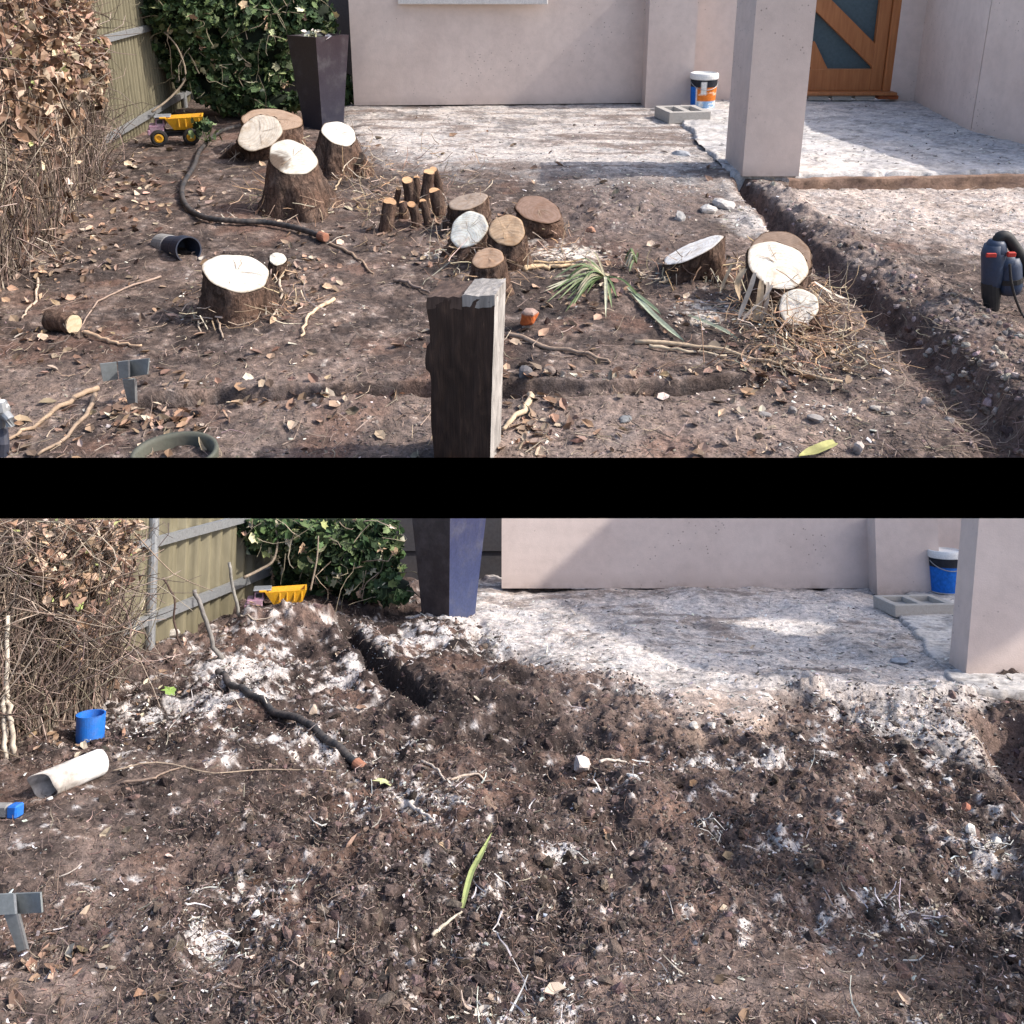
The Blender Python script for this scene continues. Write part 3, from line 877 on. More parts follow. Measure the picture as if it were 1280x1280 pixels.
stump('wide reddish brown stump with a brown worn cut, right of the middle cluster', (673, 262), 29, 15, D(-14), 1, (676, 296), 34, cutcol=(.20, .135, .108), seed=7)
stump('stump with a bright white cut facing left in the middle cluster', (586, 287), 26, 19, D(38), 1, (580, 326), 30, cutcol=(.93, .88, .78), seed=8, flare=1.2)
stump('upright stump with a round tan cut in the middle cluster', (634, 288), 22, 19, D(10), 1, (639, 340), 28, cutcol=TAN, seed=9, flare=1.6)
stump('small front stump with a brown cut just behind the timber post', (610, 323), 20, 12, D(8), 1, (612, 368), 29, cutcol=(.36, .25, .18), seed=10, flare=1.4)
stump('tiny stub with a tan cut at the foot of the post', (596, 355), 10, 5.5, D(0), 1, (597, 368), 12, cutcol=(.48, .37, .28), seed=11)
stump('broad isolated stump with a white oval cut at the left, beside the blue pipe', (296, 341), 38, 23, D(-12), 1, (297, 392), 53, cutcol=(.54, .53, .50), seed=12, flare=1.5)
stump('small white topped stub attached right of the broad left stump', (347, 324), 10, 8, D(-10), 1, (348, 346), 13, cutcol=WHITE, seed=13)
stump('wedge shaped stump sawn at a steep slope, dusty white edge, left of the double stump', (866, 313), 40, 8.5, D(25), 1, (868, 348), 39, cutcol=(.84, .81, .77), seed=14, flare=.8)
stump('dark rimmed remnant trunk behind the large double stump by the trench', (978, 316), 38, 24, D(-20), 1, (972, 385), 44, .12, cutcol=(.22, .16, .125), seed=15)
stump('large stump with a wide cream cut at the edge of the trench', (972, 331), 36, 28, D(-28), 1, (966, 384), 43, -.02, cutcol=(.68, .63, .56), seed=16, flare=1.4)
stump('lower stump whose round cream cut faces the viewer beside the trench', (998, 384), 24, 22, D(0), 1, (994, 412), 32, -.02, cutcol=(.88, .80, .68), seed=17, flare=.9)

# cut thin stems standing in a clump
STEM_LAB = ['tallest sawn stem, at the back right of the stem clump', 'second tallest sawn stem, thick, left of the tallest in the clump', 'thin sawn stem between the two thick back stems of the clump', 'thick sawn stem at the back left of the stem clump',
            'sawn stem at the right end of the stem clump, below the tallest', 'thinnest sawn stem, back left in the stem clump', 'thick short sawn stem standing alone at the left front of the clump', 'short sawn stem in the front row beside the lone thick one',
            'short sawn stem in the middle of the front row of the clump', 'slim sawn stem at the right of the front row of the clump']
for k, (px, top, bot, w, lean, dy) in enumerate(((545, 212, 246, 11, 4, 0), (534, 216, 262, 15, -3, 0), (521, 223, 258, 9, 0, 0), (511, 226, 262, 16, 2, 0), (546, 240, 270, 17, 3, 0), (496, 236, 262, 7, -3, 0),
                                             (485, 253, 286, 18, -3, 0), (505, 256, 276, 14, 0, 0), (517, 256, 284, 13, 3, 0), (531, 252, 282, 10, 3, 0))):
    lean *= 1.5; b = on_up(px + lean, bot); m = G.mpp(b); t = G.at(px - lean * .5, top, b.y + .02 * ((k * 7) % 5 - 2))
    root = thing('cut_stem', STEM_LAB[k], 'cut stem', tuple(b), 'sawn shrub stems in a clump')
    P = spline([(b.x, b.y, b.z - .04), ((b.x + t.x) / 2 + .004, b.y, (b.z + t.z) / 2), tuple(t)], 7)
    V, Fc = tube_vf(P, w * m * .52, 12, False, w * m * .47)
    V = V + RNG.normal(0, .0018, V.shape)
    add('bark', V, Fc, mat('bark'), root, smooth=True)
    cv, cf = tube_vf([P[-1], P[-1] + np.array([0.001, -.002, .004])], w * m * .45, 12, True)
    add('cut_face', cv, cf, mat('cut'), root, np.tile(np.array((.50, .31, .18)) * RNG.uniform(.8, 1.2), (len(cv), 1)))

# ------------------------------------------------------------------ builders used by both gardens
def fence(label, x, y0, y1, z_top, post_ys, rail_zs, pitch=.10, amp=.022, sheet_len=.76, slope=0.0):
    """corrugated sheets along y at plan position x (+slope*y), round posts and flat rails in front"""
    root = thing('sheet_fence', label, 'fence', (x, (y0 + y1) / 2, 0))
    X = lambda y: x + slope * (y - y0)
    k = 0; y = y0
    while y < y1 - .05:
        ye = min(y + sheet_len, y1)
        n = max(9, int((ye - y) / pitch * 16))
        ys = np.linspace(y, ye + .012, n); ph = (ys - y) / pitch * 2 * np.pi
        prof = amp * np.tanh(5 * (np.sin(ph) - .35)) + .003 * (k % 2)
        V = np.concatenate([np.stack([X(ys) + prof, ys, np.full(n, zz)], 1) for zz in (-.05, z_top)] +
                           [np.stack([X(ys) + prof - .004, ys, np.full(n, zz)], 1) for zz in (-.05, z_top)])
        i = np.arange(n - 1)
        Fc = np.concatenate([np.stack([i + 1, i, i + n, i + n + 1], 1), np.stack([i + 2 * n, i + 2 * n + 1, i + 3 * n + 1, i + 3 * n], 1)])
        add('fence_sheet', V, Fc, mat('sheet'), root, smooth=True, fill=False)
        y = ye; k += 1
    for py in post_ys:
        V, Fc = tube_vf([(X(py) + .06, py, -.05), (X(py) + .06, py, z_top + .1)], .032, 12)
        add('post', V, Fc, mat('galv'), root, smooth=False)
    for rz in rail_zs:
        P = [np.array([X(yy) + .045, yy, rz]) for yy in (y0, y1)]
        V1 = []
        for p in P: V1 += [p + np.array(q) for q in ((-.02, 0, -.03), (.02, 0, -.03), (.02, 0, .03), (-.02, 0, .03))]
        Fc = [[0, 1, 2, 3], [7, 6, 5, 4]] + [[i, 4 + i, 4 + (i + 1) % 4, (i + 1) % 4] for i in range(4)]
        add('rail', np.array(V1), Fc, mat('galv'), root)
    return root

DEAD = [(.33, .215, .145), (.24, .145, .098), (.40, .285, .205), (.50, .39, .30), (.15, .092, .066), (.35, .225, .155)]
STEM = [(.17, .125, .10), (.25, .19, .15), (.11, .082, .068), (.36, .29, .24), (.085, .062, .052)]
def vine_mass(label, path, fence_x, z_leaf, z_top, n_leaf, n_stem, leaf=(.07, .11), green=.03, low_leaf=.12, branches=()):
    """dead creeper heaped against the fence: path = front edge on the ground [(x, y)...]"""
    P = np.array(path)
    def front(t):
        i = np.clip((t * (len(P) - 1)).astype(int), 0, len(P) - 2); f = t * (len(P) - 1) - i
        return P[i] * (1 - f[:, None]) + P[i + 1] * f[:, None]
    root = thing('dead_creeper', label, 'dead creeper', (float(P[:, 0].mean()), float(P[:, 1].mean()), 0))
    # inner brushwood: dark upright stalks filling the depth
    bt = Batch()
    n = n_stem
    f = front(RNG.random(n)); dep = RNG.random(n) ** 1.4
    x = f[:, 0] + (fence_x - f[:, 0]) * (dep * .75); y = f[:, 1] + .15 * (RNG.random(n) - .5)
    Lh = z_leaf * RNG.uniform(.5, 1.3, n)
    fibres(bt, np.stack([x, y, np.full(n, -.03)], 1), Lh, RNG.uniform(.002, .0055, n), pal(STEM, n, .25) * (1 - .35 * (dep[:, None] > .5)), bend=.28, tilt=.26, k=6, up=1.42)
    # thin tangle above
    m = int(n * 1.8)
    f = front(RNG.random(m)); dep = RNG.random(m) * 1.2 - .2
    x = f[:, 0] + (fence_x - f[:, 0]) * dep * .8; y = f[:, 1]
    z = RNG.uniform(.1, z_top, m)
    fibres(bt, np.stack([x, y, z], 1), RNG.uniform(.2, .6, m), RNG.uniform(.002, .005, m), pal(STEM, m, .25), bend=.6, tilt=.8, k=6)
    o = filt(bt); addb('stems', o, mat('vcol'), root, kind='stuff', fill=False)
    # leaves: dense above, sparse low
    bt = Batch()
    n1 = int(n_leaf * (1 - low_leaf)); n2 = n_leaf - n1
    t = RNG.random(n1 + n2); f = front(t)
    zl = z_leaf * (1 + .55 * fbm(f[:n1, 1] * 1.3, f[:n1, 0], 2.2, 3) + RNG.normal(0, .16, n1))
    z = np.concatenate([zl + (z_top - zl) * RNG.random(n1) ** .9, RNG.uniform(0, z_leaf, n2)])
    hump = .12 * fbm(f[:, 1] * 1.7, z * 1.7, 1.5, 3) + .10 * np.sin(np.clip(z / z_top, 0, 1) * 3.1) * np.concatenate([np.ones(n1), np.zeros(n2)])
    dep = RNG.random(n1 + n2) ** 2.0 * .5
    x = f[:, 0] + hump + (fence_x - f[:, 0]) * dep
    y = f[:, 1] + RNG.normal(0, .06, n1 + n2)
    keep = fbm(y, z, 4.5, 3) > -.12
    x, y, z = x[keep], y[keep], z[keep]; n = len(x)
    C = pal(DEAD, n, .2)
    gmask = RNG.random(n) < green
    C[gmask] = pal([(.42, .44, .20), (.62, .58, .42), (.30, .36, .13)], int(gmask.sum()))
    s = leaf[0] * .7 + (leaf[1] * 1.1 - leaf[0] * .7) * RNG.random(n) ** 1.3
    instances(bt, CURL_V, LEAF_F, np.stack([x, y, z], 1), s, rand_rot(n), C, .28)
    addb('dry_leaves', filt(bt), mat('leaf'), root, kind='stuff', fill=False)
    # soft backing so that no daylight shows through the brush
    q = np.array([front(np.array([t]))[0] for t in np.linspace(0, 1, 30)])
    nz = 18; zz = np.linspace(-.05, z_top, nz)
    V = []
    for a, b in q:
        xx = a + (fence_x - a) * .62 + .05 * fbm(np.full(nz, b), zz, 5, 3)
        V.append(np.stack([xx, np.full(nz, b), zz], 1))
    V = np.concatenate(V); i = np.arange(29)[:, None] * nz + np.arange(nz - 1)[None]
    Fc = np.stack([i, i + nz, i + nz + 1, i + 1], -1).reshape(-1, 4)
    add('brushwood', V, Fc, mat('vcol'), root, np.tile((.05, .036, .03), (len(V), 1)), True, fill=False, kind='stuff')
    for pts, r in branches:
        V, Fc = tube_vf(spline(pts, 16), r, 9, True, r * .6)
        add('branch', V, Fc, mat('bark'), root, smooth=True)
    return root
def filt(bt):
    """drop faces beyond the cut-off height of the garden"""
    if G.clip is None: return bt
    V = np.concatenate(bt.V); C = np.concatenate(bt.C)
    bad = V[:, 2] > H - G.clip * V[:, 1]
    o = Batch(); o.V = [V]; o.C = [C]; o.n = len(V)
    o.Fs = [f[~bad[f].any(1)] for f in bt.Fs]
    return o
GREEN = [(.050, .088, .032), (.030, .058, .021), (.075, .118, .042), (.018, .036, .014), (.125, .17, .07)]
PALE = [(.44, .44, .27), (.52, .36, .24), (.58, .55, .40), (.30, .34, .14)]
def ivy(label, blobs, n, leaf, pale=.09, stems=()):
    root = thing('ivy', label, 'ivy', (blobs[0][0][0], blobs[0][0][1], 0))
    w = np.array([b[1][0] * b[1][2] for b in blobs]); w /= w.sum()
    k = RNG.choice(len(blobs), n, p=w)
    c = np.array([b[0] for b in blobs])[k]; r = np.array([b[1] for b in blobs])[k]
    d = RNG.normal(size=(n, 3)); d /= np.linalg.norm(d, axis=1)[:, None]
    d[:, 1] = -np.abs(d[:, 1])
    rad = RNG.uniform(.55, 1.05, n) ** .6
    P = c + d * r * rad[:, None] * (1 + .22 * fbm(d[:, 0] * 2 + k * 3, d[:, 2] * 2, 2, 3))[:, None]
    keep = (P[:, 2] > -.02) & (fbm(P[:, 0], P[:, 2], 4.5, 3) > -.30)
    P = P[keep]; m = len(P); rad = rad[keep]
    C = pal(GREEN, m, .25)
    pm = (RNG.random(m) < pale) & (rad > .9)
    C[pm] = pal(PALE, int(pm.sum()))
    bt = Batch()
    Rm = rand_rot(m)
    instances(bt, IVY_V, IVY_F, P, RNG.uniform(leaf * .7, leaf * 1.35, m), Rm, C, .06)
    addb('leaves', filt(bt), mat('leaf'), root, kind='stuff', fill=False)
    # dark cores, their near black colour stands for shade between the leaves
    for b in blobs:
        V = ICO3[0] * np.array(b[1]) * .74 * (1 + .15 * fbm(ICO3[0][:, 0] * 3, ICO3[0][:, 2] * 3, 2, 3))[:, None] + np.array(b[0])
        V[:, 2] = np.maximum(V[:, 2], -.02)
        add('shade_core', V, ICO3[1], mat('vcol'), root, np.tile((.012, .018, .010), (len(V), 1)), True)
    bt = Batch(); m = 60
    k = RNG.choice(len(blobs), m, p=w); c = np.array([b[0] for b in blobs])[k]; r = np.array([b[1] for b in blobs])[k]
    P = c + np.stack([RNG.uniform(-1, 1, m), -np.ones(m) * .95, RNG.uniform(-.9, .9, m)], 1) * r
    fibres(bt, P, RNG.uniform(.2, .6, m), RNG.uniform(.003, .006, m), pal([(.20, .17, .12), (.34, .28, .2)], m), bend=.5, tilt=.9, k=7)
    addb('runners', filt(bt), mat('vcol'), root, kind='stuff', fill=False)
    for pts, r_ in stems:
        add('stem', *tube_vf(spline(pts, 18), r_, 7, True, r_ * .6), mat('vcol'), root, np.tile((.25, .20, .15), (18 * 7, 1)), True)
    return root

def planter(label, base, w_bot, w_top, h, yaw, ztop_plant=True, tone='dark'):
    root = thing('planter', label, 'planter', tuple(base))
    b = np.array(base); Rz = rotz(yaw)
    def ring(w, z): return np.array([[-w / 2, -w / 2, z], [w / 2, -w / 2, z], [w / 2, w / 2, z], [-w / 2, w / 2, z]]) @ Rz.T + b
    nseg = 10; V = []; zs = np.linspace(0, h, nseg)
    for z in zs: V.append(ring(w_bot + (w_top - w_bot) * (z / h) ** 1.1, z))
    V.append(ring(w_top - .07, h)); V.append(ring(w_top - .10, h - .12))
    V = np.concatenate(V); n = len(V) // 4
    Fc = [[j * 4 + i, j * 4 + (i + 1) % 4, (j + 1) * 4 + (i + 1) % 4, (j + 1) * 4 + i] for j in range(n - 1) for i in range(4)] + [[3, 2, 1, 0]]
    zz = np.clip((V[:, 2] - b[2]) / h, 0, 1)[:, None]
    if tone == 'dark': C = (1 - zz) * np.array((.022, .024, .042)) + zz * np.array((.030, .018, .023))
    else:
        C = (1 - zz) * np.array((.036, .050, .118)) + zz * np.array((.030, .028, .065))  # brighter blue stands for sun on the glaze
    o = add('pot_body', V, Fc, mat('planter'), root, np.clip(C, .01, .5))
    if tone != 'dark':                      # left faces get a darker brown that stands for their shaded side
        o.data.materials.append(mat('planter_shaded'))
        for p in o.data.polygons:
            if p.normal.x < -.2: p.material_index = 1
    so = ring(w_top - .085, h - .07)
    add('potting_soil', so, [[0, 1, 2, 3]], mat('vcol'), root, np.tile((.05, .04, .03), (4, 1)))
    if ztop_plant:
        bt = Batch(); m = 26
        P = b + np.stack([RNG.normal(-.03, .05, m), RNG.normal(-.05, .05, m), h - .02 + RNG.random(m) * .06], 1)
        instances(bt, LEAF_V, LEAF_F, P, RNG.uniform(.05, .10, m), rand_rot(m, .7), pal([(.6, .6, .5), (.5, .5, .3), (.7, .62, .55)], m))
        addb('seedling', bt, mat('leaf'), root, kind='stuff')
    return root

def toy_truck(label, p, L, yaw, sink=0.0):
    """toy dump truck, cab towards local -x"""
    root = thing('toy_dump_truck', label, 'toy truck', (p[0], p[1], p[2]))
    b = np.array([p[0], p[1], p[2] - sink]); Rz = rotz(yaw)
    T = lambda vf: ((vf[0] * L) @ Rz.T + b, vf[1])
    B = lambda c, x, y, z, bev=.012, **k: T(bevel_box(c, x, y, z, bev=bev, **k))
    add('chassis', *merge(B((0, 0, .19), .92, .20, .07), B((-.1, 0, .24), .5, .3, .03)), mat('black_plastic'), root)
    cab = add('cab', *merge(B((-.33, 0, .30), .26, .38, .16), B((-.26, 0, .43), .18, .34, .16, taper=.8), B((-.47, 0, .25), .05, .42, .10)), mat('purple'), root)
    add('window', *merge(B((-.345, 0, .44), .012, .26, .08, .003), B((-.26, -.155, .44), .10, .012, .07, .003)), mat('black_plastic'), root, parent=cab)
    add('canopy', *B((-.21, 0, .525), .30, .36, .03), mat('galv'), root, parent=cab)
    # tipping bed: open tub with sloped front and flared sides
    o = np.array([[-.16, -.24, .50], [.52, -.24, .52], [.52, .24, .52], [-.16, .24, .50], [-.02, -.17, .28], [.44, -.17, .28], [.44, .17, .28], [-.02, .17, .28]])
    i = o.copy(); i[:4] += np.array([[.03, .03, 0], [-.03, .03, 0], [-.03, -.03, 0], [.03, -.03, 0]]); i[4:, 2] += .03; i[4:] += np.array([[.02, .02, 0], [-.02, .02, 0], [-.02, -.02, 0], [.02, -.02, 0]])
    V = np.concatenate([o, i])
    Fc = [[4, 7, 6, 5], [0, 4, 5, 1], [1, 5, 6, 2], [2, 6, 7, 3], [3, 7, 4, 0], [12, 13, 14, 15], [8, 9, 13, 12], [9, 10, 14, 13], [10, 11, 15, 14], [11, 8, 12, 15], [0, 1, 9, 8], [1, 2, 10, 9], [2, 3, 11, 10], [3, 0, 8, 11]]
    bed = add('tipping_bed', *T((V, Fc)), mat('yellow'), root)
    ribs = [B((x, s * .225, .42), .025, .02, .17, .004) for x in (.08, .2, .32, .44) for s in (-1, 1)] + [B((-.2, 0, .515), .12, .44, .03, .006)]
    for rb in ribs[:-1]: add('rib', *rb, mat('yellow'), root, parent=bed)
    add('bed_lip', *ribs[-1], mat('yellow'), root, parent=bed)
    for x, s in ((-.30, -1), (-.30, 1), (.27, -1), (.27, 1)):
        ax = axis_rot((0, s, 0))
        w = add('wheel', *T(lathe_vf([(.0, -.07), (.11, -.07), (.15, -.05), (.155, 0), (.15, .05), (.11, .065), (.085, .05), (0, .05)], 22, (x, s * .20, .15), ax)), mat('rubber'), root, smooth=False)
        add('hub', *T(lathe_vf([(.085, .045), (.08, .062), (.05, .066), (.045, .05), (0, .052)], 16, (x, s * .20, .15), ax)), mat('yellow'), root, parent=w)
    return root

def concrete_block(label, a, bpx, w_top, h):
    """hollow block lying flat: a = near left corner, bpx = near right corner"""
    A = np.array(a); Bv = np.array(bpx); L = np.linalg.norm(Bv - A); ex = (Bv - A) / L; ey = np.array([-ex[1], ex[0], 0]); W = w_top
    root = thing('concrete_block', label, 'concrete block', tuple((A + Bv) / 2 + ey * W / 2))
    R3 = np.stack([ex, ey, [0, 0, 1]], 1)
    def bx(cx, cy, cz, sx, sy, sz): 
        v, f = bevel_box((0, 0, 0), sx, sy, sz, bev=.004)
        return (v + np.array([cx, cy, cz])) @ R3.T + A, f
    t = .13 * W
    parts = [bx(L / 2, t / 2, h / 2, L, t, h), bx(L / 2, W - t / 2, h / 2, L, t, h)] + [bx(x, W / 2, h / 2 - .001, t * 1.15, W - 2 * t + .01, h - .002) for x in (t * .575, L / 2, L - t * .575)]
    parts.append(bx(L / 2, W / 2, h * .28, L - 2 * t, W - 2 * t, h * .5))
    add('block_shell', *merge(*parts), mat('block'), root)
    return root

def paint_bucket(label, p, r, h, yaw):
    root = thing('paint_bucket', label, 'bucket', tuple(p))
    c = np.array(p)
    add('tub', *lathe_vf([(0, 0), (r * .86, 0), (r * .9, .01), (r, h * .86), (r, h * .9)], 36, c), mat('white'), root, smooth=True)
    add('lid', *lathe_vf([(r * .99, h * .84), (r * 1.07, h * .845), (r * 1.08, h * .93), (r * 1.05, h * .99), (r * .95, h), (r * .93, h * .96), (0, h * .95)], 36, c), mat('white'), root)
    # printed label wrapped round the tub
    bt = Batch(); nu, nv = 60, 26
    a = np.linspace(-math.pi * 1.5, math.pi * .5, nu) + yaw
    U, Vv = np.meshgrid(np.linspace(0, 1, nu), np.linspace(.03, .82, nv))
    rr = (r * (.9 + .1 * Vv / .86)) * 1.008
    X = np.stack([c[0] + rr * np.cos(a)[None], c[1] + rr * np.sin(a)[None], c[2] + Vv * h], -1).reshape(-1, 3)
    ang = (np.broadcast_to(a[None], U.shape) - yaw); z = Vv
    C = np.empty(U.shape + (3,)); C[:] = (.012, .13, .50)
    right = ang > -1.62
    C[right] = (.62, .17, .025)
    C[np.abs(ang + 1.62) < .05] = (.7, .7, .68)
    C[z > .63] = (.02, .022, .03)
    C[(right) & (z < .22)] = (.25, .40, .60)
    n = fbm(U * 6, Vv * 6, 3, 3); C[(right) & (z < .22) & (n > .05)] = (.70, .72, .72)
    C[(right) & (z > .40) & (z < .50) & (n > .0)] = (.75, .45, .30)
    sq = (ang > -1.30) & (ang < -.80) & (z > .42) & (z < .76); C[sq] = (.74, .72, .68)
    i = np.arange(nv - 1)[:, None] * nu + np.arange(nu - 1)[None]
    Fc = np.stack([i, i + 1, i + nu + 1, i + nu], -1).reshape(-1, 4)
    add('label_wrap', X, Fc, mat('vcol'), root, C.reshape(-1, 3), True, fill=False)
    th = np.linspace(math.pi * 1.05, math.pi * 1.95, 14)
    P = [(c[0] + r * 1.06 * math.cos(t), c[1] + r * 1.06 * math.sin(t) * .98, c[2] + h * (.80 + .25 * math.sin(t))) for t in th]
    add('wire_handle', *tube_vf(P, .004, 6), mat('galv'), root)
    return root

def hose(label, pts, r, tip_r, tip_len, hf=None):
    P = spline(pts, 60)
    if hf is not None:
        z = hf(P[:, 0], P[:, 1]) + r * .75; P[:, 2] = np.maximum(P[:, 2], z)
        P[1:-1, 2] = (P[:-2, 2] + 2 * P[1:-1, 2] + P[2:, 2]) / 4; pts = P
    root = thing('drainage_hose', label, 'hose', tuple(P[30]))
    rr = np.where(np.arange(len(P) * 4) % 4 < 2, r, r * .90)
    PP = spline(pts, len(P) * 4)
    add('hose_pipe', *tube_vf(PP, rr, 10), mat('hose'), root, smooth=True)
    d = P[-1] - P[-3]; d /= np.linalg.norm(d)
    add('coupling', *tube_vf([P[-1] - d * tip_len * .25, P[-1] - d * tip_len * .1, P[-1] + d * tip_len * .85, P[-1] + d * tip_len], np.array([r * 1.05, tip_r, tip_r, tip_r * .8]), 14), mat('terracotta'), root)
    return root

def stick(label, pts, r, col=(.34, .24, .17), group='loose sticks on the soil', name='stick', hf=None, n=14, r1=None, cat='stick'):
    P = spline(pts, n); P = P + np.stack([RNG.normal(0, r * .5, n), RNG.normal(0, r * .5, n), RNG.normal(0, r * .3, n)], 1)
    if hf is not None:
        z = hf(P[:, 0], P[:, 1]) + r * .7
        P[:, 2] = np.maximum(P[:, 2], z)
    V, Fc = tube_vf(P, r, 7, True, r1 or r * .5)
    return solo(name, label, cat, V, Fc, mat('vcol'), group, np.tile(col, (len(V), 1)) * RNG.uniform(.85, 1.15, (len(V), 1)), True)
def blade(label, pts, w, col, name='strap_leaf', group=None, cat='leaf', hf=None, sag=.15):
    P = spline(pts, 12); T = np.gradient(P, axis=0); T /= np.linalg.norm(T, axis=1)[:, None]
    S = np.cross(T, [0, -.25, 1.0]); S /= np.linalg.norm(S, axis=1)[:, None] + 1e-9
    t = np.linspace(0, 1, 12); ww = w * np.minimum(1, (1.02 - t) * 3) * (.6 + .4 * np.minimum(1, t * 5))
    V = np.concatenate([P - S * ww[:, None] / 2, P - np.array([0, 0, w * sag]), P + S * ww[:, None] / 2])
    i = np.arange(11); Fc = np.concatenate([np.stack([i, i + 12, i + 13, i + 1], 1), np.stack([i + 12, i + 24, i + 25, i + 13], 1)])
    c = np.tile(col, (36, 1)) * (1 + .15 * np.sin(np.tile(t, 3) * 9))[:, None]
    return V, Fc, c
def stone(label, p, s, col, seed, name='stone', group='stones lying on the soil', cuts=7, cat='stone'):
    V, Fc = rock_vf(p, s, seed, ICO2, .2, cuts)
    cc = np.tile(col, (len(V), 1)) * (1 + .12 * fbm(V[:, 0] * 9, V[:, 1] * 9 + V[:, 2] * 9, 6, 3))[:, None]
    return solo(name, label, cat, V, Fc, mat('vcol'), group, np.clip(cc, .01, .9))

# ------------------------------------------------------------------ terrace garden: fence, plants, planter, loose things
G = UP
fa = G.g(120, 205); fb = G.g(190, 160)
fsl = (fb.x - fa.x) / (fb.y - fa.y)
fx0 = fa.x - .05 + fsl * (3.6 - fa.y)
zr1 = G.at(120, 184, fa.y).z; zr2 = G.at(137, 46, 8.9).z
fence('khaki corrugated sheet fence with grey pipe post behind the brown dead creeper, by the stumps', fx0, 3.6, 11.7, 2.1, (fa.y, 11.2), (zr1, zr2), slope=fsl)
# dark wall between the fence and the house
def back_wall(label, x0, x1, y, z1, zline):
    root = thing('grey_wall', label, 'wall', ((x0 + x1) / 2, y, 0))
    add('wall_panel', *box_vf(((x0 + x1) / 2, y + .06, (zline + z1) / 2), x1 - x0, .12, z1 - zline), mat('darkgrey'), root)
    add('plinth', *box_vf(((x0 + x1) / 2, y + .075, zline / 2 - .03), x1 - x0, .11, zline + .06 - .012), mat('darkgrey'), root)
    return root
A_ = G.g(443, 137)
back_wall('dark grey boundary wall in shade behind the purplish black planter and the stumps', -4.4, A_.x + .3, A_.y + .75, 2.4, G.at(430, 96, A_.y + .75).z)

vp = [tuple(G.g(x, y))[:2] for x, y in ((-175, 470), (-60, 400), (5, 362), (60, 305), (95, 265), (122, 228), (130, 214))]
vb = [([tuple(G.at(-8, 130, 5.6)), tuple(G.at(8, 150, 5.6)), tuple(G.at(24, 180, 5.55)), tuple(G.at(24, 202, 5.5)), tuple(G.at(2, 198, 5.5)), tuple(G.at(-20, 190, 5.5))], .028),
      ([tuple(G.g(40, 322)), tuple(G.at(34, 260, 5.5)), tuple(G.at(30, 215, 5.6))], .018),
      ([tuple(G.g(26, 335)), tuple(G.at(36, 270, 5.3)), tuple(G.at(52, 215, 5.6))], .016)]
vine_mass('big heap of brown dead creeper leaves over dry stems beside the stumps', vp, -3.42, .72, 1.85, 6500, 1500, leaf=(.055, .10), branches=vb)

def blob(px, py, Y, rx, ry, ryd):
    p = G.at(px, py, Y); m = G.mpp(p); return ((p.x, p.y, p.z), (rx * m, ryd, ry * m))
ivy('green leafy ivy with pale tips climbing the corner behind the toy truck and stumps', [blob(248, 50, 10.6, 52, 62, .45), blob(318, 45, 10.7, 62, 72, .5), blob(375, 20, 10.8, 50, 50, .4), blob(300, 108, 10.5, 62, 34, .4), blob(230, 5, 10.3, 50, 45, .5), blob(345, 128, 10.4, 34, 18, .2), blob(432, 118, 11.2, 10, 30, .15)],
    6500, .085, stems=[([tuple(G.at(190, 140, 9.6)), tuple(G.at(215, 120, 9.8)), tuple(G.at(232, 95, 9.9)), tuple(G.at(222, 60, 9.9)), tuple(G.at(205, 40, 9.9))], .012)])
p = G.g(402, 160); m = G.mpp(p)
planter('tall tapered purplish black planter holding a pale seedling, behind the stumps', (p.x - .0, p.y + .12, -.02), 35 * m, 53 * m, G.at(400, 45, p.y).z + .02, D(-38))
p = on_up(222, 181); m = G.mpp(p)
toy_truck('yellow and black toy dump truck parked by the fence near the stumps', (p.x, p.y, p.z + .0), 66 * m, D(16))
bt = Batch(); q = np.array(G.at(256, 160, p.y - .15)); n = 30
instances(bt, IVY_V, IVY_F, q + RNG.normal(0, .055, (n, 3)), RNG.uniform(.06, .10, n), rand_rot(n), pal(GREEN + [(.25, .30, .14)], n, .2), .05)
fibres(bt, np.tile(q - np.array([0, 0, .12]), (6, 1)), np.full(6, .2), np.full(6, .004), pal([(.12, .16, .06)], 6), up=1.3)
solob('ivy_sprig', 'small green ivy sprig at the tail of the toy truck by the stumps', 'plant', bt, mat('leaf'))

hp = [on_up(*q) + Vector((0, 0, .03)) for q in ((304, 160), (275, 170), (252, 190), (243, 212), (229, 240), (233, 262), (256, 280), (295, 284), (335, 283), (370, 288), (401, 298))]
hose('black corrugated drainage hose with terracotta end curving round the left stumps', hp, .019, .029, .06)
stick('thin grey root running on from the terracotta end of the hose', [on_up(*q) for q in ((412, 300), (432, 312), (450, 325), (466, 342))], .011, hf=h_up, group=None, name='root', cat='root')
# short dark pipe with an open mouth
a = on_up(204, 322); b = on_up(238, 322); d = Vector((b.x - a.x, b.y - a.y - .16, .03)).normalized()
root = thing('short_pipe', 'short dark blue plastic pipe, open end, lying left of the broad stump', 'pipe', tuple(a))
e = Vector((b.x, b.y, b.z + .055)); s = e - d * .30
R_ = axis_rot(d); r_ = 17 * G.mpp(b)
add('pipe_body', *lathe_vf([(r_ * .80, 0), (r_ * .86, .02), (r_ * .86, .17), (r_ * .98, .20), (r_, .21), (r_, .29), (r_ * .90, .29), (r_ * .88, .10), (0, .06)], 30, tuple(s), R_), mat('blue_pipe'), root, smooth=False)
add('grey_sleeve', *lathe_vf([(r_ * .84, -.08), (r_ * .90, -.07), (r_ * .90, .06), (r_ * .84, .07)], 24, tuple(s), R_), mat('cement'), root)

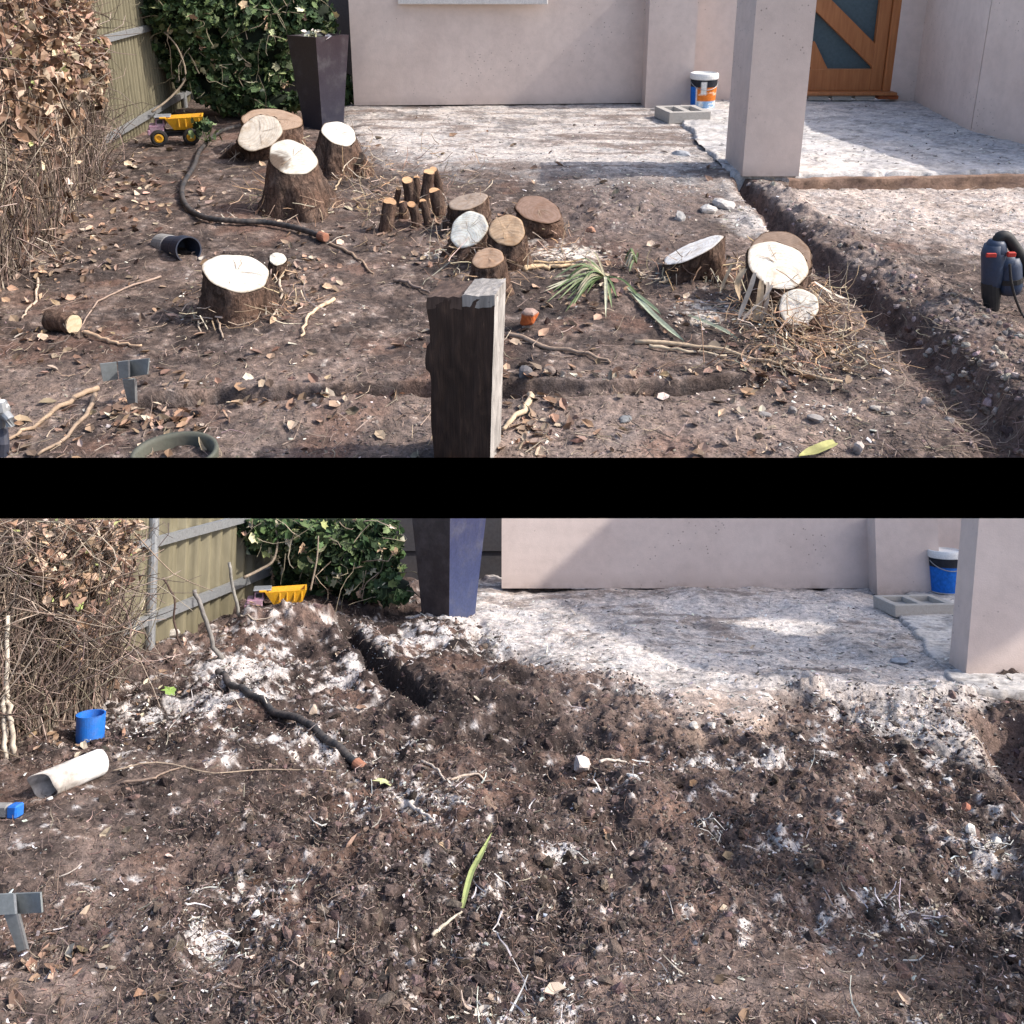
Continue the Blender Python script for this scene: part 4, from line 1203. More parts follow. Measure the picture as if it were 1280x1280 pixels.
# T-shaped stirrup
def stirrup(label, tl, tr, bl, br, c0, c1, stem_t, stem_b, Y):
    at = lambda q, dy=0.0: np.array(G.at(q[0], q[1], Y + dy))
    root = thing('metal_bracket', label, 'metal bracket', tuple(at(stem_b)))
    def plate(q, t=.006):
        q = np.array(q); n = np.cross(q[1] - q[0], q[3] - q[0]); n /= np.linalg.norm(n)
        if n[1] > 0: n = -n
        return np.concatenate([q, q - n * t]), [[0, 1, 2, 3], [7, 6, 5, 4]] + [[i, 4 + i, 4 + (i + 1) % 4, (i + 1) % 4] for i in range(4)]
    lerp = lambda a, b, t: (a[0] + (b[0] - a[0]) * t, a[1] + (b[1] - a[1]) * t)
    add('wing', *plate([at(bl), at(lerp(bl, br, c0 - .02), .03), at(lerp(tl, tr, c0 - .02), .03), at(tl)]), mat('bracket'), root)
    add('wing', *plate([at(lerp(bl, br, c1), .03), at(br, -.02), at(tr, -.02), at(lerp(tl, tr, c1), .03)]), mat('bracket'), root)
    add('channel', *plate([at(lerp(bl, br, c0), -.035), at(lerp(bl, br, c1 - .01), -.035), at(lerp(tl, tr, c1 - .01), -.035), at(lerp(tl, tr, c0), -.035)]), mat('bracket'), root)
    add('channel_side', *plate([at(lerp(bl, br, c1 - .008), -.035), at(lerp(bl, br, c1), .03), at(lerp(tl, tr, c1), .03), at(lerp(tl, tr, c1 - .008), -.035)]), mat('galv'), root)
    add('stake', *plate([at(stem_b[:2], 0), at((stem_b[0] + 9, stem_b[1] - 3), 0), at((stem_t[0] + 8, stem_t[1]), -.03), at((stem_t[0] - 7, stem_t[1] + 1), -.03)]), mat('bracket'), root)
    add('stake_edge', *plate([at((stem_b[0] + 9, stem_b[1] - 3), 0), at((stem_b[0] + 12, stem_b[1] - 2), .02), at((stem_t[0] + 11, stem_t[1]), 0), at((stem_t[0] + 8, stem_t[1]), -.03)]), mat('galv'), root)
    return root
yb_ = G.g(160, 502)[1]
stirrup('grey galvanised T shaped bracket staked in the soil above a leaf pile', (125, 455), (186, 448), (129, 477), (184, 468), .36, .58, (160, 474), (160, 506), yb_)

# log piece, brick fragment
a = on_up(64, 408); b = on_up(93, 414)
root = thing('log_piece', 'short bark covered log piece with pale sawn end lying by the creeper', 'log', tuple(a))
P = [Vector((a.x, a.y, a.z + .04)), Vector(((a.x + b.x) / 2, (a.y + b.y) / 2, a.z + .045)), Vector((b.x, b.y, b.z + .045))]
v, f = tube_vf(spline(P, 8), .048, 16, False); v = v + RNG.normal(0, .003, v.shape)
add('bark', v, f, mat('bark'), root, smooth=True)
dd = (P[2] - P[1]).normalized()
v, f = tube_vf([P[2] - dd * .02, P[2] + dd * .006], .044, 16, True)
add('cut_face', v, f, mat('cut'), root, np.tile((.58, .47, .33), (len(v), 1)))
v, f = tube_vf([P[0] - dd * .006, P[0] + dd * .02], .044, 16, True)
add('cut_face', v, f, mat('cut'), root, np.tile((.40, .31, .22), (len(v), 1)))
p = on_up(661, 410); m = G.mpp(p)
v, f = rock_vf((p.x, p.y + .03, p.z + .045), (19 * m, 16 * m, 14 * m), 5, ICO3, .12, 12)
solo('brick_fragment', 'broken orange red brick fragment lying right of the timber post', 'brick fragment', v, f, mat('vcol'), None,
     np.clip(np.where((v[:, 2] > p.z + .075)[:, None], (.34, .24, .20), (.44, .115, .035)) * (1 + .3 * fbm(v[:, 0] * 9, v[:, 2] * 9 + v[:, 1] * 5, 4, 3))[:, None], .02, .8))

# rough timber post close to the viewer
def post():
    Y0 = G.g(575, 582)[1]
    fl = lambda r: np.array(G.at(533 + (r - 370) * .035, r, Y0)); fr = lambda r: np.array(G.at(618 - (r - 376) * .03, r, Y0))
    off = np.array(G.at(631, 368, Y0 + .17)) - np.array(G.at(617, 380, Y0)); off[2] = 0; off[1] = .17
    rows = np.linspace(590, 374, 60); r = np.random.default_rng(3)
    Lf, Rf = [], []
    for i, q in enumerate(rows):
        a = fl(q); b = fr(q)
        a[0] += .002 * math.sin(i * .3) + .006 * float(vnoise(np.array([i * .16]), np.array([4.2]))[0]) - (.010 if 34 < i < 44 else 0)
        b[0] += .002 * float(vnoise(np.array([i * .2]), np.array([8.1]))[0])
        Lf.append(a); Rf.append(b)
    base = (Lf[0] + Rf[0]) / 2 + off / 2
    root = thing('timber_post', 'dark rough timber post with weathered grey right side standing up front', 'timber post', (base[0], base[1], 0))
    nx = 26; n = len(rows); V = []; C = []
    t = np.linspace(0, 1, nx)
    def face(Pa, Pb, colf, rel, axis):
        V = []; C = []
        for i in range(n):
            for k in range(nx):
                p = Pa[i] * (1 - t[k]) + Pb[i] * t[k]
                h = float(fbm(np.array([t[k] * 3.0]), np.array([i * .06 + 3 * axis[0]]), 3, 3)[0])
                V.append(p + np.array(axis) * h * rel * (0 < k < nx - 1)); C.append(colf(t[k], i / n, h))
        i_ = np.arange(n - 1)[:, None] * nx + np.arange(nx - 1)[None]
        return np.array(V), np.stack([i_, i_ + 1, i_ + nx + 1, i_ + nx], -1).reshape(-1, 4), np.array(C)
    top_drop = lambda s: 0
    v1, f1, c1 = face(Lf, Rf, lambda a, b, h: np.array((.046, .030, .024)) * (1 + .25 * h) * (1.12 if a > .55 else 1), .004, (0, -1, 0))
    v2, f2, c2 = face(Rf, [q + off for q in Rf], lambda a, b, h: np.array((.36, .335, .315)) * (1 + .35 * h), .006, (1, 0, 0))
    v3, f3, c3 = face([q + off for q in Rf], [q + off for q in Lf], lambda a, b, h: np.array((.05, .04, .035)), .006, (0, 1, 0))
    v4, f4, c4 = face([q + off for q in Lf], Lf, lambda a, b, h: np.array((.06, .045, .04)), .006, (-1, 0, 0))
    bt = Batch(); bt.add(v1, f1, c1).add(v2, f2, c2).add(v3, f3, c3).add(v4, f4, c4)
    addb('post_shaft', bt, mat('wood'), root, smooth=True)
    # end grain: right half a fresh grey sawn face, left half crumbled and dark
    def cap(s0, s1, zo, col, jit, name):
        k = 9; V = []; 
        for i in range(k):
            for j in range(k):
                s = s0 + (s1 - s0) * i / (k - 1); u = j / (k - 1)
                p = Lf[-1] * (1 - s) + Rf[-1] * s + off * u
                V.append(p + np.array([0, 0, zo + r.normal(0, jit)]))
        i_ = np.arange(k - 1)[:, None] * k + np.arange(k - 1)[None]
        Fq = np.stack([i_, i_ + k, i_ + k + 1, i_ + 1], -1).reshape(-1, 4)
        V = np.array(V); lo = V.copy(); lo[:, 2] -= .04; 
        ring = [j for j in range(k)] + [i * k + k - 1 for i in range(1, k)] + [(k - 1) * k + j for j in range(k - 2, -1, -1)] + [i * k for i in range(k - 2, 0, -1)]
        side = [[ring[a], ring[(a + 1) % len(ring)], ring[(a + 1) % len(ring)] + k * k, ring[a] + k * k] for a in range(len(ring))]
        Cc = np.tile(col, (2 * k * k, 1)) * r.uniform(.75, 1.25, (2 * k * k, 1))
        add(name, np.concatenate([V, lo]), np.concatenate([Fq, np.array(side)]), mat('wood'), root, Cc)
    cap(.52, 1.0, .012, (.27, .25, .235), .0012, 'sawn_end')
    cap(.0, .515, .006, (.085, .058, .048), .0022, 'crumbled_end')
post()

# rim of a sunken pot at the very front, garden tap at the left edge
p = G.g(218, 578); m = G.mpp(p)
root = thing('plant_pot', 'round olive grey pot rim showing at the front edge below the leaf pile', 'plant pot', (p.x, p.y, -.1))
R_ = 53 * m
add('rim', *lathe_vf([(R_ * .84, -.10), (R_ * .86, .012), (R_ * .90, .024), (R_ * .98, .026), (R_, .016), (R_ * .98, -.01), (R_ * .95, -.1)], 56, (p.x, p.y + .015, .012)), mat('pot'), root, smooth=True)
add('pot_soil', *lathe_vf([(0, -.035), (R_ * .86, -.03)], 30, (p.x, p.y + .015, .012)), mat('vcol'), root, np.tile((.05, .04, .035), (60, 1)))
Yt = G.g(5, 566)[1]
root = thing('garden_tap', 'grey metal garden tap on a standpipe at the left edge of the stump garden', 'tap', tuple(G.g(-4, 590)))
q = G.at(2, 512, Yt); q2 = G.at(-2, 585, Yt); m = G.mpp(q)
add('standpipe', *tube_vf([q2, q], 7 * m, 12), mat('galv'), root)
add('tap_body', *merge(lathe_vf([(0, -.03), (.022, -.028), (.028, 0), (.020, .03), (0, .034)], 14, tuple(q)), tube_vf([q, G.at(12, 524, Yt - .02), G.at(13, 532, Yt - .02)], [.018, .016, .014], 10)), mat('galv'), root)
add('tap_handle', *merge(tube_vf([G.at(-8, 509, Yt), G.at(10, 508, Yt)], .009, 8), lathe_vf([(0, 0), (.016, .002), (.014, .02), (0, .024)], 10, tuple(G.at(2, 508, Yt)))), mat('white'), root)
add('hose_tail', *tube_vf([G.at(2, 536, Yt), G.at(4, 555, Yt - .03), G.at(1, 590, Yt - .05)], .020, 10), mat('blue_pipe'), root)

# concrete block, bucket, tool
A_b = G.g(836, 155, .035); B_b = G.g(888, 153.5, .035)
concrete_block('grey hollow concrete block lying flat before the two tone bucket, both halves visible', A_b, B_b, .48, .115)
p = G.g(881, 137.5, .06); m = G.mpp(p)
paint_bucket('white lidded paint bucket with blue and orange label in the porch niche', (p.x, p.y + 17 * m, .06), 16.5 * m, 44 * m, D(-88) + D(48))
def power_tool():
    p = on_up(1240, 388); Y = p.y; m = G.mpp(p)
    at = lambda x, y, dy=0: G.at(x, y, Y + dy)
    root = thing('power_tool', 'dark blue electric power tool standing on its black nozzle by the trench', 'power tool', tuple(p))
    dn = lambda a, b, r0, r1, sg=18: tube_vf([a, a * .8 + b * .2, a * .2 + b * .8, b], [r0 * m * .8, r0 * m, r1 * m, r1 * m * .8], sg)
    add('nozzle', *merge(dn(at(1240, 389), at(1239, 368), 9, 10), tube_vf([at(1239, 372), at(1238, 352)], 11 * m, 16)), mat('black_plastic'), root, smooth=False)
    add('gear_housing', *merge(dn(at(1239, 362), at(1243, 305), 12, 14.5), dn(at(1243, 318), at(1246, 300), 14, 11)), mat('tool'), root, smooth=True)
    mo = add('motor_housing', *merge(dn(at(1262, 366), at(1262, 322), 15, 14), dn(at(1248, 330), at(1266, 326), 12, 13)), mat('tool'), root, smooth=True)
    add('vent_band', *tube_vf([at(1262, 352), at(1262, 346)], 15.6 * m, 18), mat('black_plastic'), root, parent=mo)
    add('handle', *tube_vf(spline([at(1246, 306), at(1249, 297), at(1258, 296), at(1270, 312), at(1282, 330), at(1286, 345)], 20), np.linspace(6.5, 8, 20) * m, 10), mat('black_plastic'), root, smooth=True)
    add('switch', *bevel_box(tuple(at(1264, 318, -.05)), 10 * m, 5 * m, 6 * m, bev=.003), mat('red'), root)
    add('badge', *bevel_box(tuple(at(1239, 319, -.062)), 12 * m, 3 * m, 5 * m, bev=.002), mat('red'), root)
    add('power_cord', *tube_vf(spline([at(1262, 330, -.08), at(1264, 352, -.09), at(1270, 375, -.08), on_up(1280, 395), on_up(1300, 420)], 20), 1.6 * m, 7), mat('black_plastic'), root)
power_tool()

# ------------------------------------------------------------------ terrace garden: litter, clods, fibres, sticks
def sample(n, x0, x1, y0, y1, dens=None):
    """ground points of the current garden inside the view fan (margins included), nearer ground gets more"""
    px = RNG.uniform(x0, x1, n); py = RNG.uniform(y0, y1, n)
    if dens is not None:
        k = RNG.random(n) < np.clip(dens(px, py), 0, 1); px, py = px[k], py[k]
    u = (px - 640) / F; v = (CY - py) / F
    yy = G.c + v * G.s; w = -G.s + v * G.c
    k = -H / w
    return u * k, yy * k, px, py
def gauss(px, py, spots):
    t = 0
    for a, b, ra, rb, k in spots: t = t + k * np.exp(-(((px - a) / ra) ** 2 + ((py - b) / rb) ** 2))
    return t
def on_ground(x, y, hf, dz=0.0): return np.stack([x, y, hf(x, y) + dz], 1)
G = UP
LITTER_U = [(185, 520, 55, 20, .9), (150, 215, 45, 26, .8), (225, 240, 60, 30, .25), (40, 330, 60, 40, .35), (375, 335, 42, 26, .6), (350, 380, 40, 25, .2), (600, 300, 60, 40, .12), (340, 492, 130, 9, .7), (700, 385, 40, 20, .2),
            (665, 525, 30, 45, .6), (800, 478, 150, 10, .30), (1000, 450, 60, 28, .7), (490, 290, 50, 25, .4), (540, 320, 40, 15, .3), (230, 380, 40, 20, .3), (60, 420, 60, 30, .2), (100, 300, 60, 30, .3), (780, 350, 50, 22, .5), (430, 180, 30, 20, .2), (30, 560, 60, 40, .12)]
x, y, px, py = sample(30000, -220, 1500, 150, 586, lambda a, b: 1.1 * gauss(a, b, LITTER_U) * (.55 + .8 * (fbm(a / 30, b / 16, 2, 3) > 0)) + .035 * (a < 1000) * (.15 + 1.3 * (fbm(a / 45, b / 22, 2, 3) > .02)))
n = len(x); bt = Batch()
far = sstep(350, 160, py)
C = pal([(.28, .175, .115), (.34, .235, .165), (.42, .33, .25), (.19, .12, .085), (.50, .42, .34), (.24, .165, .125), (.12, .085, .068)], n, .25, [.2, .2, .14, .16, .06, .14, .10])
cut = RNG.random(n) < .5
for tv, m_ in ((CURL_V, cut), (LEAF_V, ~cut)):
    instances(bt, tv, LEAF_F, on_ground(x[m_], y[m_], h_up, .006), RNG.uniform(.016, .066, int(m_.sum())) * (1 + .5 * far[m_]), rand_rot(int(m_.sum()), .45), C[m_], .12)
solob('leaf_litter', 'scattered dry brown leaves over the soil around the stumps', 'leaf litter', bt, mat('leaf'), kind='stuff')
# crumbs of soil and stone
def rub(px, py): return gauss(px, py, [(790, 262, 85, 30, .9), (1080, 548, 60, 22, .35), (900, 390, 50, 25, .5), (715, 318, 50, 14, .5), (1150, 400, 120, 90, .12)])
x, y, px, py = sample(52000, -200, 1480, 150, 586, lambda a, b: .28 + .6 * rub(a, b) + .2 * fbm(a / 50, b / 25, 2, 3))
n = len(x); bt = Batch()
d_, t_, s_ = polyline_dist(x, y, tr_u)
s = np.minimum(np.exp(RNG.normal(-5.25, .45, n)), .010) * (1 + 1.1 * rub(px, py) * sstep(560, 420, py)) * (1 + .6 * np.exp(-((d_ - .4) / .25) ** 2) * (s_ > 0))
C = pal([(.15, .116, .103), (.11, .086, .076), (.20, .16, .142), (.27, .23, .205)], n, .18, [.42, .32, .2, .06])
dusty = ((poly_sd(px, py, U_APRON) < 8) | (poly_sd(px, py, U_RIGHT) < 10))
C[dusty] = pal([(.45, .42, .40), (.28, .25, .235), (.56, .53, .5), (.14, .12, .11)], int(dusty.sum()), .15)
rb_ = (RNG.random(n) < .5) & (rub(px, py) > .3)
C[rb_] = pal([(.30, .265, .245), (.44, .40, .37), (.20, .17, .15)], int(rb_.sum()))
instances(bt, OCT_V, OCT_F, on_ground(x, y, h_up), np.stack([s, s * .8, s * .6], 1), rand_rot(n, .5), C, .28)
solob('soil_crumbs', 'loose crumbs of brown soil and grey rubble on the stump garden ground', 'soil crumbs', bt, mat('vcol'), kind='stuff')
# pale wood chips and sawdust
CH_U = [(715, 318, 48, 12, .9), (880, 390, 42, 22, .9), (545, 318, 22, 9, .9), (640, 300, 60, 18, .3), (1000, 440, 60, 30, .35), (900, 480, 90, 10, .3), (330, 330, 40, 20, .25), (470, 190, 40, 12, .4), (1040, 520, 60, 40, .4), (760, 235, 150, 22, .4), (250, 360, 30, 20, .3), (420, 365, 60, 30, .12), (660, 540, 25, 30, .5)]
x, y, px, py = sample(30000, -200, 1480, 140, 586, lambda a, b: gauss(a, b, CH_U) + .022 * (fbm(a / 40, b / 20, 2, 3) > 0))
n = len(x); bt = Batch()
s = np.exp(RNG.normal(-4.5, .45, n))
C = pal([(.66, .60, .52), (.52, .44, .35), (.72, .68, .62), (.40, .30, .22)], n, .15)
instances(bt, CHIP_V, CHIP_F, on_ground(x, y, h_up, .002), np.stack([s * 1.25, s * .6, s * .35], 1), rand_rot(n, .4), C, .2)
solob('wood_chips', 'pale wood chips and sawdust sprinkled between the stumps', 'wood chips', bt, mat('vcol'), kind='stuff')
# straw, roots and fibres
FB_U = [(490, 240, 45, 40, .8), (560, 270, 60, 50, .3), (960, 385, 55, 40, .7), (1000, 445, 70, 30, .9), (1150, 430, 110, 110, .55), (1230, 520, 80, 60, .7), (330, 370, 50, 30, .4), (100, 250, 60, 50, .6), (60, 320, 60, 40, .5), (740, 345, 50, 20, .5), (450, 220, 30, 20, .6), (250, 365, 40, 25, .4)]
x, y, px, py = sample(26000, -200, 1480, 150, 586, lambda a, b: .11 + gauss(a, b, FB_U) * .6)
n = len(x); bt = Batch()
strong = gauss(px, py, FB_U) > .35
C = pal([(.22, .17, .14), (.28, .215, .175), (.13, .10, .085), (.36, .285, .22)], n, .2)
st = strong & (RNG.random(n) < .28) & (px < 1100); C[st] = pal([(.50, .38, .26), (.42, .29, .18), (.60, .50, .39)], int(st.sum()))
fibres(bt, on_ground(x, y, h_up, .006), RNG.uniform(.03, .13, n) * (1 + .8 * (RNG.random(n) < .1)), RNG.uniform(.0010, .0026, n), C, bend=.55, tilt=.22, k=4, hf=h_up)
solob('straw_and_roots', 'thin dry straw, rootlets and fibres strewn over the stump garden soil', 'straw', bt, mat('vcol'), kind='stuff')
# thin cracks' worth of dark grit over the pale concrete
x, y, px, py = sample(11000, 380, 1480, 128, 300, lambda a, b: 1.0 * ((poly_sd(a, b, U_APRON) < 14) | ((a > 880) & (b < 290))) * (.5 + .8 * fbm(a / 40, b / 12, 2, 3)))
n = len(x); bt = Batch(); s = np.minimum(np.exp(RNG.normal(-4.2, .5, n)), .026)
C = pal([(.10, .09, .085), (.20, .18, .17), (.50, .47, .45), (.60, .57, .54)], n, .2)
zb = np.where((px > 900) & (py < 217), .075, h_up(x, y))
instances(bt, CHIP_V, CHIP_F, np.stack([x, y, zb], 1), np.stack([s * 1.5, s * .5, s * .3], 1), rand_rot(n, .2), C, .25)
solob('concrete_grit', 'grey and dark flakes of broken concrete strewn over the dusty apron by the house', 'grit', bt, mat('vcol'), kind='stuff')

for lab, pts, w, col in (
        ('long dry stick lying right of the timber post below the brick fragment', ((632, 416), (680, 432), (720, 442), (765, 456)), .012, (.33, .24, .18)),
        ('long pale cane running from the middle to the groove end on the right', ((795, 430), (880, 438), (950, 456), (1050, 482)), .011, (.50, .38, .26)),
        ('pale cane lying above the groove, left of the long cane', ((812, 436), (850, 440), (905, 448)), .009, (.52, .42, .30)),
        ('thin branch from the wedge stump to the double stump', ((828, 358), (870, 354), (905, 348), (925, 338)), .009, (.45, .33, .22)),
        ('bent straw coloured sheath lying right of the middle cluster', ((655, 346), (675, 341), (700, 340), (735, 336)), .016, (.58, .42, .26)),
        ('second straw sheath arching beside the middle cluster', ((648, 343), (652, 336), (690, 335), (728, 330)), .010, (.52, .37, .22)),
        ('grey stick with frayed end reaching the back of the timber post', ((495, 352), (515, 358), (540, 368)), .011, (.24, .18, .15)),
        ('straight twig fallen in front of the broad left stump', ((253, 372), (264, 388), (280, 424)), .008, (.40, .31, .24)),
        ('pale broken twig right of the broad left stump', ((420, 374), (400, 385), (385, 400), (376, 424)), .011, (.56, .42, .29)),
        ('curved twig against the right flank of the broad left stump', ((346, 345), (352, 365), (344, 395), (340, 404)), .008, (.45, .36, .28)),
        ('forked dry branch lying left of the bracket', ((125, 482), (90, 500), (55, 525), (10, 552)), .012, (.36, .26, .18)),
        ('thin arching branch below the bracket running to the left edge', ((118, 494), (110, 515), (85, 545), (48, 572)), .010, (.30, .22, .16)),
        ('long thin runner curving from the pipe towards the left', ((200, 345), (150, 365), (120, 380), (100, 410)), .006, (.34, .25, .20)),
        ('straight twig near the log piece', ((103, 416), (130, 424), (155, 428), (180, 432)), .010, (.48, .33, .22)),
        ('leaning twig beside the dark hole at left', ((47, 348), (44, 370), (34, 385), (28, 398)), .008, (.46, .36, .28)),
        ('pale bent stick right of the timber post base', ((666, 488), (655, 512), (640, 528), (630, 536)), .014, (.52, .40, .28)),
        ('dry stalk leaning across the tall flared stump cluster', ((440, 195), (432, 215), (424, 232), (418, 242)), .010, (.48, .36, .24))):
    stick(lab, [on_up(*q) + Vector((0, 0, .012)) for q in pts], w, col, hf=h_up)
for lab, cen, ln, n, wd in (('tuft of long green strap leaves half dried, lying in the middle of the soil', (756, 350), 80, 34, .019), ('short green grass tuft sprouting left of the wedge stump', (795, 338), 26, 14, .016)):
    bt = Batch(); c0 = on_up(*cen)
    for k in range(n):
        a = RNG.normal(D(208), .30) if k % 4 else RNG.uniform(D(30), D(330)); L = ln * RNG.uniform(.45, 1.05)
        if 'short' in lab: a = RNG.uniform(D(80), D(260)); 
        q = on_up(cen[0] + L * math.cos(a), cen[1] - L * .62 * math.sin(a) * (1 if math.sin(a) < 0 else .6))
        mid = c0.lerp(q, .5) + Vector((0, 0, RNG.uniform(.03, .10)))
        col = [(.13, .185, .075), (.20, .24, .125), (.40, .39, .28), (.09, .13, .05), (.34, .30, .20)][k % 5]
        v, f, c = blade('', [c0 + Vector((0, 0, .02)), mid, q + Vector((0, 0, .015))], wd * RNG.uniform(.5, 1), col)
        bt.add(v, f, c)
    solob('strap_leaf_plant', lab, 'plant', bt, mat('leaf'))
for lab, pts, w, col in (('limp grey green strap leaf lying between the grass tuft and the double stump', ((785, 362), (812, 390), (835, 415), (855, 434)), .030, (.27, .30, .22)),
                         ('second limp strap leaf next to the sawdust heap', ((860, 398), (885, 412), (905, 422), (922, 432)), .026, (.24, .26, .19)),
                         ('short dark strap leaf by the grass tuft', ((788, 366), (806, 378), (818, 388), (826, 398)), .022, (.16, .20, .12)),
                         ('broad green and orange leaf blade at the front edge near the trench', ((1044, 556), (1030, 563), (1015, 568), (998, 576)), .040, (.30, .29, .11))):
    v, f, c = blade('', [on_up(*q) + Vector((0, 0, .025)) for q in pts], w, col)
    solo('strap_leaf', lab, 'leaf', v, f, mat('leaf'), None, c)
# sheaths hanging round the double stump
SH_LAB = ['pale dry sheath hanging at the left flank of the double stump', 'brown dry sheath hanging down the front of the double stump', 'long pale sheath hanging lowest at the front of the double stump', 'broad brown sheath peeling off far left of the double stump',
          'thin pale sheath slanting left from under the big cream cut', 'brown sheath behind the round facing cut at its right', 'pale short sheath sticking out right above the round facing cut', 'small brown sheath at the upper left of the double stump']
for k, (pts, w) in enumerate(((((944, 340), (938, 360), (928, 385), (922, 402)), .022), (((952, 350), (950, 372), (946, 392), (940, 412)), .030), (((960, 352), (958, 380), (950, 402), (945, 425)), .020), (((932, 335), (922, 352), (925, 375)), .028),
                              (((966, 356), (955, 372), (935, 392), (922, 408)), .016), (((1012, 360), (1030, 378), (1042, 392), (1052, 402)), .022), (((1018, 352), (1040, 366), (1062, 375)), .018), (((915, 330), (905, 352), (900, 365)), .016))):
    Yb = G.g(960, 402)[1] - (.02 if k < 5 else -.1)
    v, f, c = blade('', [G.at(a, b, Yb - .02 * i) for i, (a, b) in enumerate(pts)], w, (.50, .37, .24) if k % 2 else (.60, .50, .40))
    solo('dry_sheath', SH_LAB[k], 'leaf sheath', v, f, mat('leaf'), 'dry leaf sheaths on the double stump', c)
for k, (a, b, s, col, lab) in enumerate((
        (1160, 508, (10, 9, 12), (.40, .34, .30), 'upright pale stone at the lip of the trench'), (1074, 560, (11, 8, 12), (.44, .38, .34), 'largest pale stone at the front edge by the leaf blade'), (1003, 445, (14, 10, 9), (.48, .35, .28), 'pinkish stone below the double stump'),
        (780, 524, (13, 8, 5), (.18, .185, .19), 'flat dark grey slate piece in the front soil'), (956, 521, (9, 8, 5), (.26, .24, .23), 'grey flat stone left of the front pebbles'), (1020, 527, (12, 9, 7), (.34, .31, .29), 'grey stone among the front pebbles'),
        (990, 518, (6, 7, 6), (.30, .27, .25), 'small grey pebble next to the flat stone'), (1095, 515, (10, 7, 5), (.42, .38, .34), 'pale flat pebble between front stones and trench'), (1112, 522, (7, 6, 5), (.36, .32, .28), 'small tan pebble near the pale flat pebble'),
        (655, 476, (12, 8, 12), (.16, .15, .155), 'dark grey stone in the groove right of the timber post'), (687, 475, (11, 8, 9), (.19, .15, .13), 'brownish stone in the groove beside the dark grey one'), (738, 292, (8, 6, 6), (.40, .22, .15), 'orange brick crumb on the grey rubble heap'),
        (848, 283, (10, 8, 10), (.44, .42, .40), 'grey stone lump left of the trench on the rubble'), (884, 270, (16, 12, 9), (.52, .49, .46), 'broken pale concrete lump at the edge of the rubble heap'), (1078, 437, (8, 7, 5), (.46, .42, .38), 'pale stone on the trench side of the double stump'),
        (1222, 536, (10, 8, 6), (.38, .32, .28), 'round tan stone half sunk on the near trench edge'), (852, 199, (15, 10, 5), (.34, .35, .37), 'blue grey slab piece on the broken corner of the concrete'), (905, 262, (18, 12, 10), (.50, .47, .44), 'pale mortar lump beside the trench head'))):
    p = on_up(a, b); m = G.mpp(p)
    stone(lab, (p.x, p.y, p.z + s[2] * m * .35), (s[0] * m, s[1] * m, s[2] * m * .8), col, 40 + k, group='stones lying in the stump garden')

# ================================================================== FRONT GARDEN (dug over)
G = LO
L_T1 = px_pts([(430, 780), (446, 812), (472, 840), (502, 868), (545, 895)])
L_T2 = px_pts([(1250, 900), (1275, 940), (1350, 1020)])
L_GAP = px_pts([(1035, 876), (1100, 880), (1150, 884), (1192, 878)])
L_APRON = [(585, 728), (1110, 728), (1260, 740), (1240, 870), (1190, 882), (1050, 880), (985, 872), (940, 915), (900, 910), (850, 898), (790, 868), (700, 850), (650, 822), (600, 785)]
L_APRON2 = [(1045, 884), (1215, 876), (1245, 960), (1180, 938), (1100, 908)]
W_LO = [(190, 895, 110, 40, .62), (300, 855, 80, 28, .7), (335, 815, 40, 32, .62), (400, 935, 80, 20, .6), (570, 800, 100, 30, .75), (625, 772, 60, 16, .8), (440, 790, 26, 40, .5), (430, 858, 18, 12, .8), (515, 925, 25, 8, .8),
        (545, 1010, 60, 35, .55), (460, 1000, 60, 14, .5), (310, 1098, 50, 13, .7), (285, 1160, 65, 28, .7), (700, 1066, 42, 11, 1.0), (885, 1040, 24, 11, .9), (980, 1066, 32, 8, 1.0), (1240, 1062, 42, 18, 1.0), (1130, 1130, 40, 24, .5),
        (640, 1255, 70, 26, .6), (840, 1220, 34, 18, .5), (930, 962, 120, 11, .7), (1130, 900, 90, 20, .8), (1185, 932, 60, 22, .8), (760, 1010, 50, 14, .4), (680, 800, 60, 30, .6), (470, 830, 40, 25, .5), (1090, 1150, 60, 25, .35), (600, 1130, 60, 40, .35)]
PITS = [(420, 1060, 40, 10, .05), (620, 1150, 26, 10, .05), (560, 1060, 30, 9, .04), (700, 1110, 14, 22, .05), (360, 1120, 30, 10, .05), (480, 1230, 60, 10, .05), (640, 1010, 36, 8, .04), (930, 1010, 40, 9, .05), (990, 1090, 50, 12, .05), (830, 960, 30, 8, .04), (540, 980, 24, 8, .04), (250, 1080, 30, 9, .04), (1100, 1010, 40, 8, .04), (720, 900, 60, 7, .04), (880, 925, 17, 12, .10), (655, 828, 24, 8, .05), (596, 786, 9, 13, .08), (465, 1170, 22, 14, .05), (530, 1175, 9, 42, .07), (760, 1065, 20, 22, .04), (850, 1075, 12, 18, .04), (330, 1010, 60, 10, .02), (1190, 1090, 50, 18, .03), (480, 860, 20, 8, .04)]
MOUNDS = [(348, 797, 66, 15, .17), (415, 792, 30, 22, .06), (340, 885, 55, 18, .05), (560, 800, 70, 25, .05), (600, 860, 90, 25, .045), (860, 885, 40, 12, .05), (450, 1080, 120, 40, .03), (1080, 1010, 140, 30, .03), (300, 1030, 60, 16, .03)]
def rough_lo(px, py):
    smooth = gauss(px, py, [(70, 1050, 170, 65, .95), (90, 1230, 210, 70, .95), (180, 965, 140, 30, .5), (1060, 1225, 280, 75, .85), (860, 1245, 220, 60, .5), (330, 985, 90, 20, .3)])
    return np.clip(1.15 - smooth, .16, 1.15)
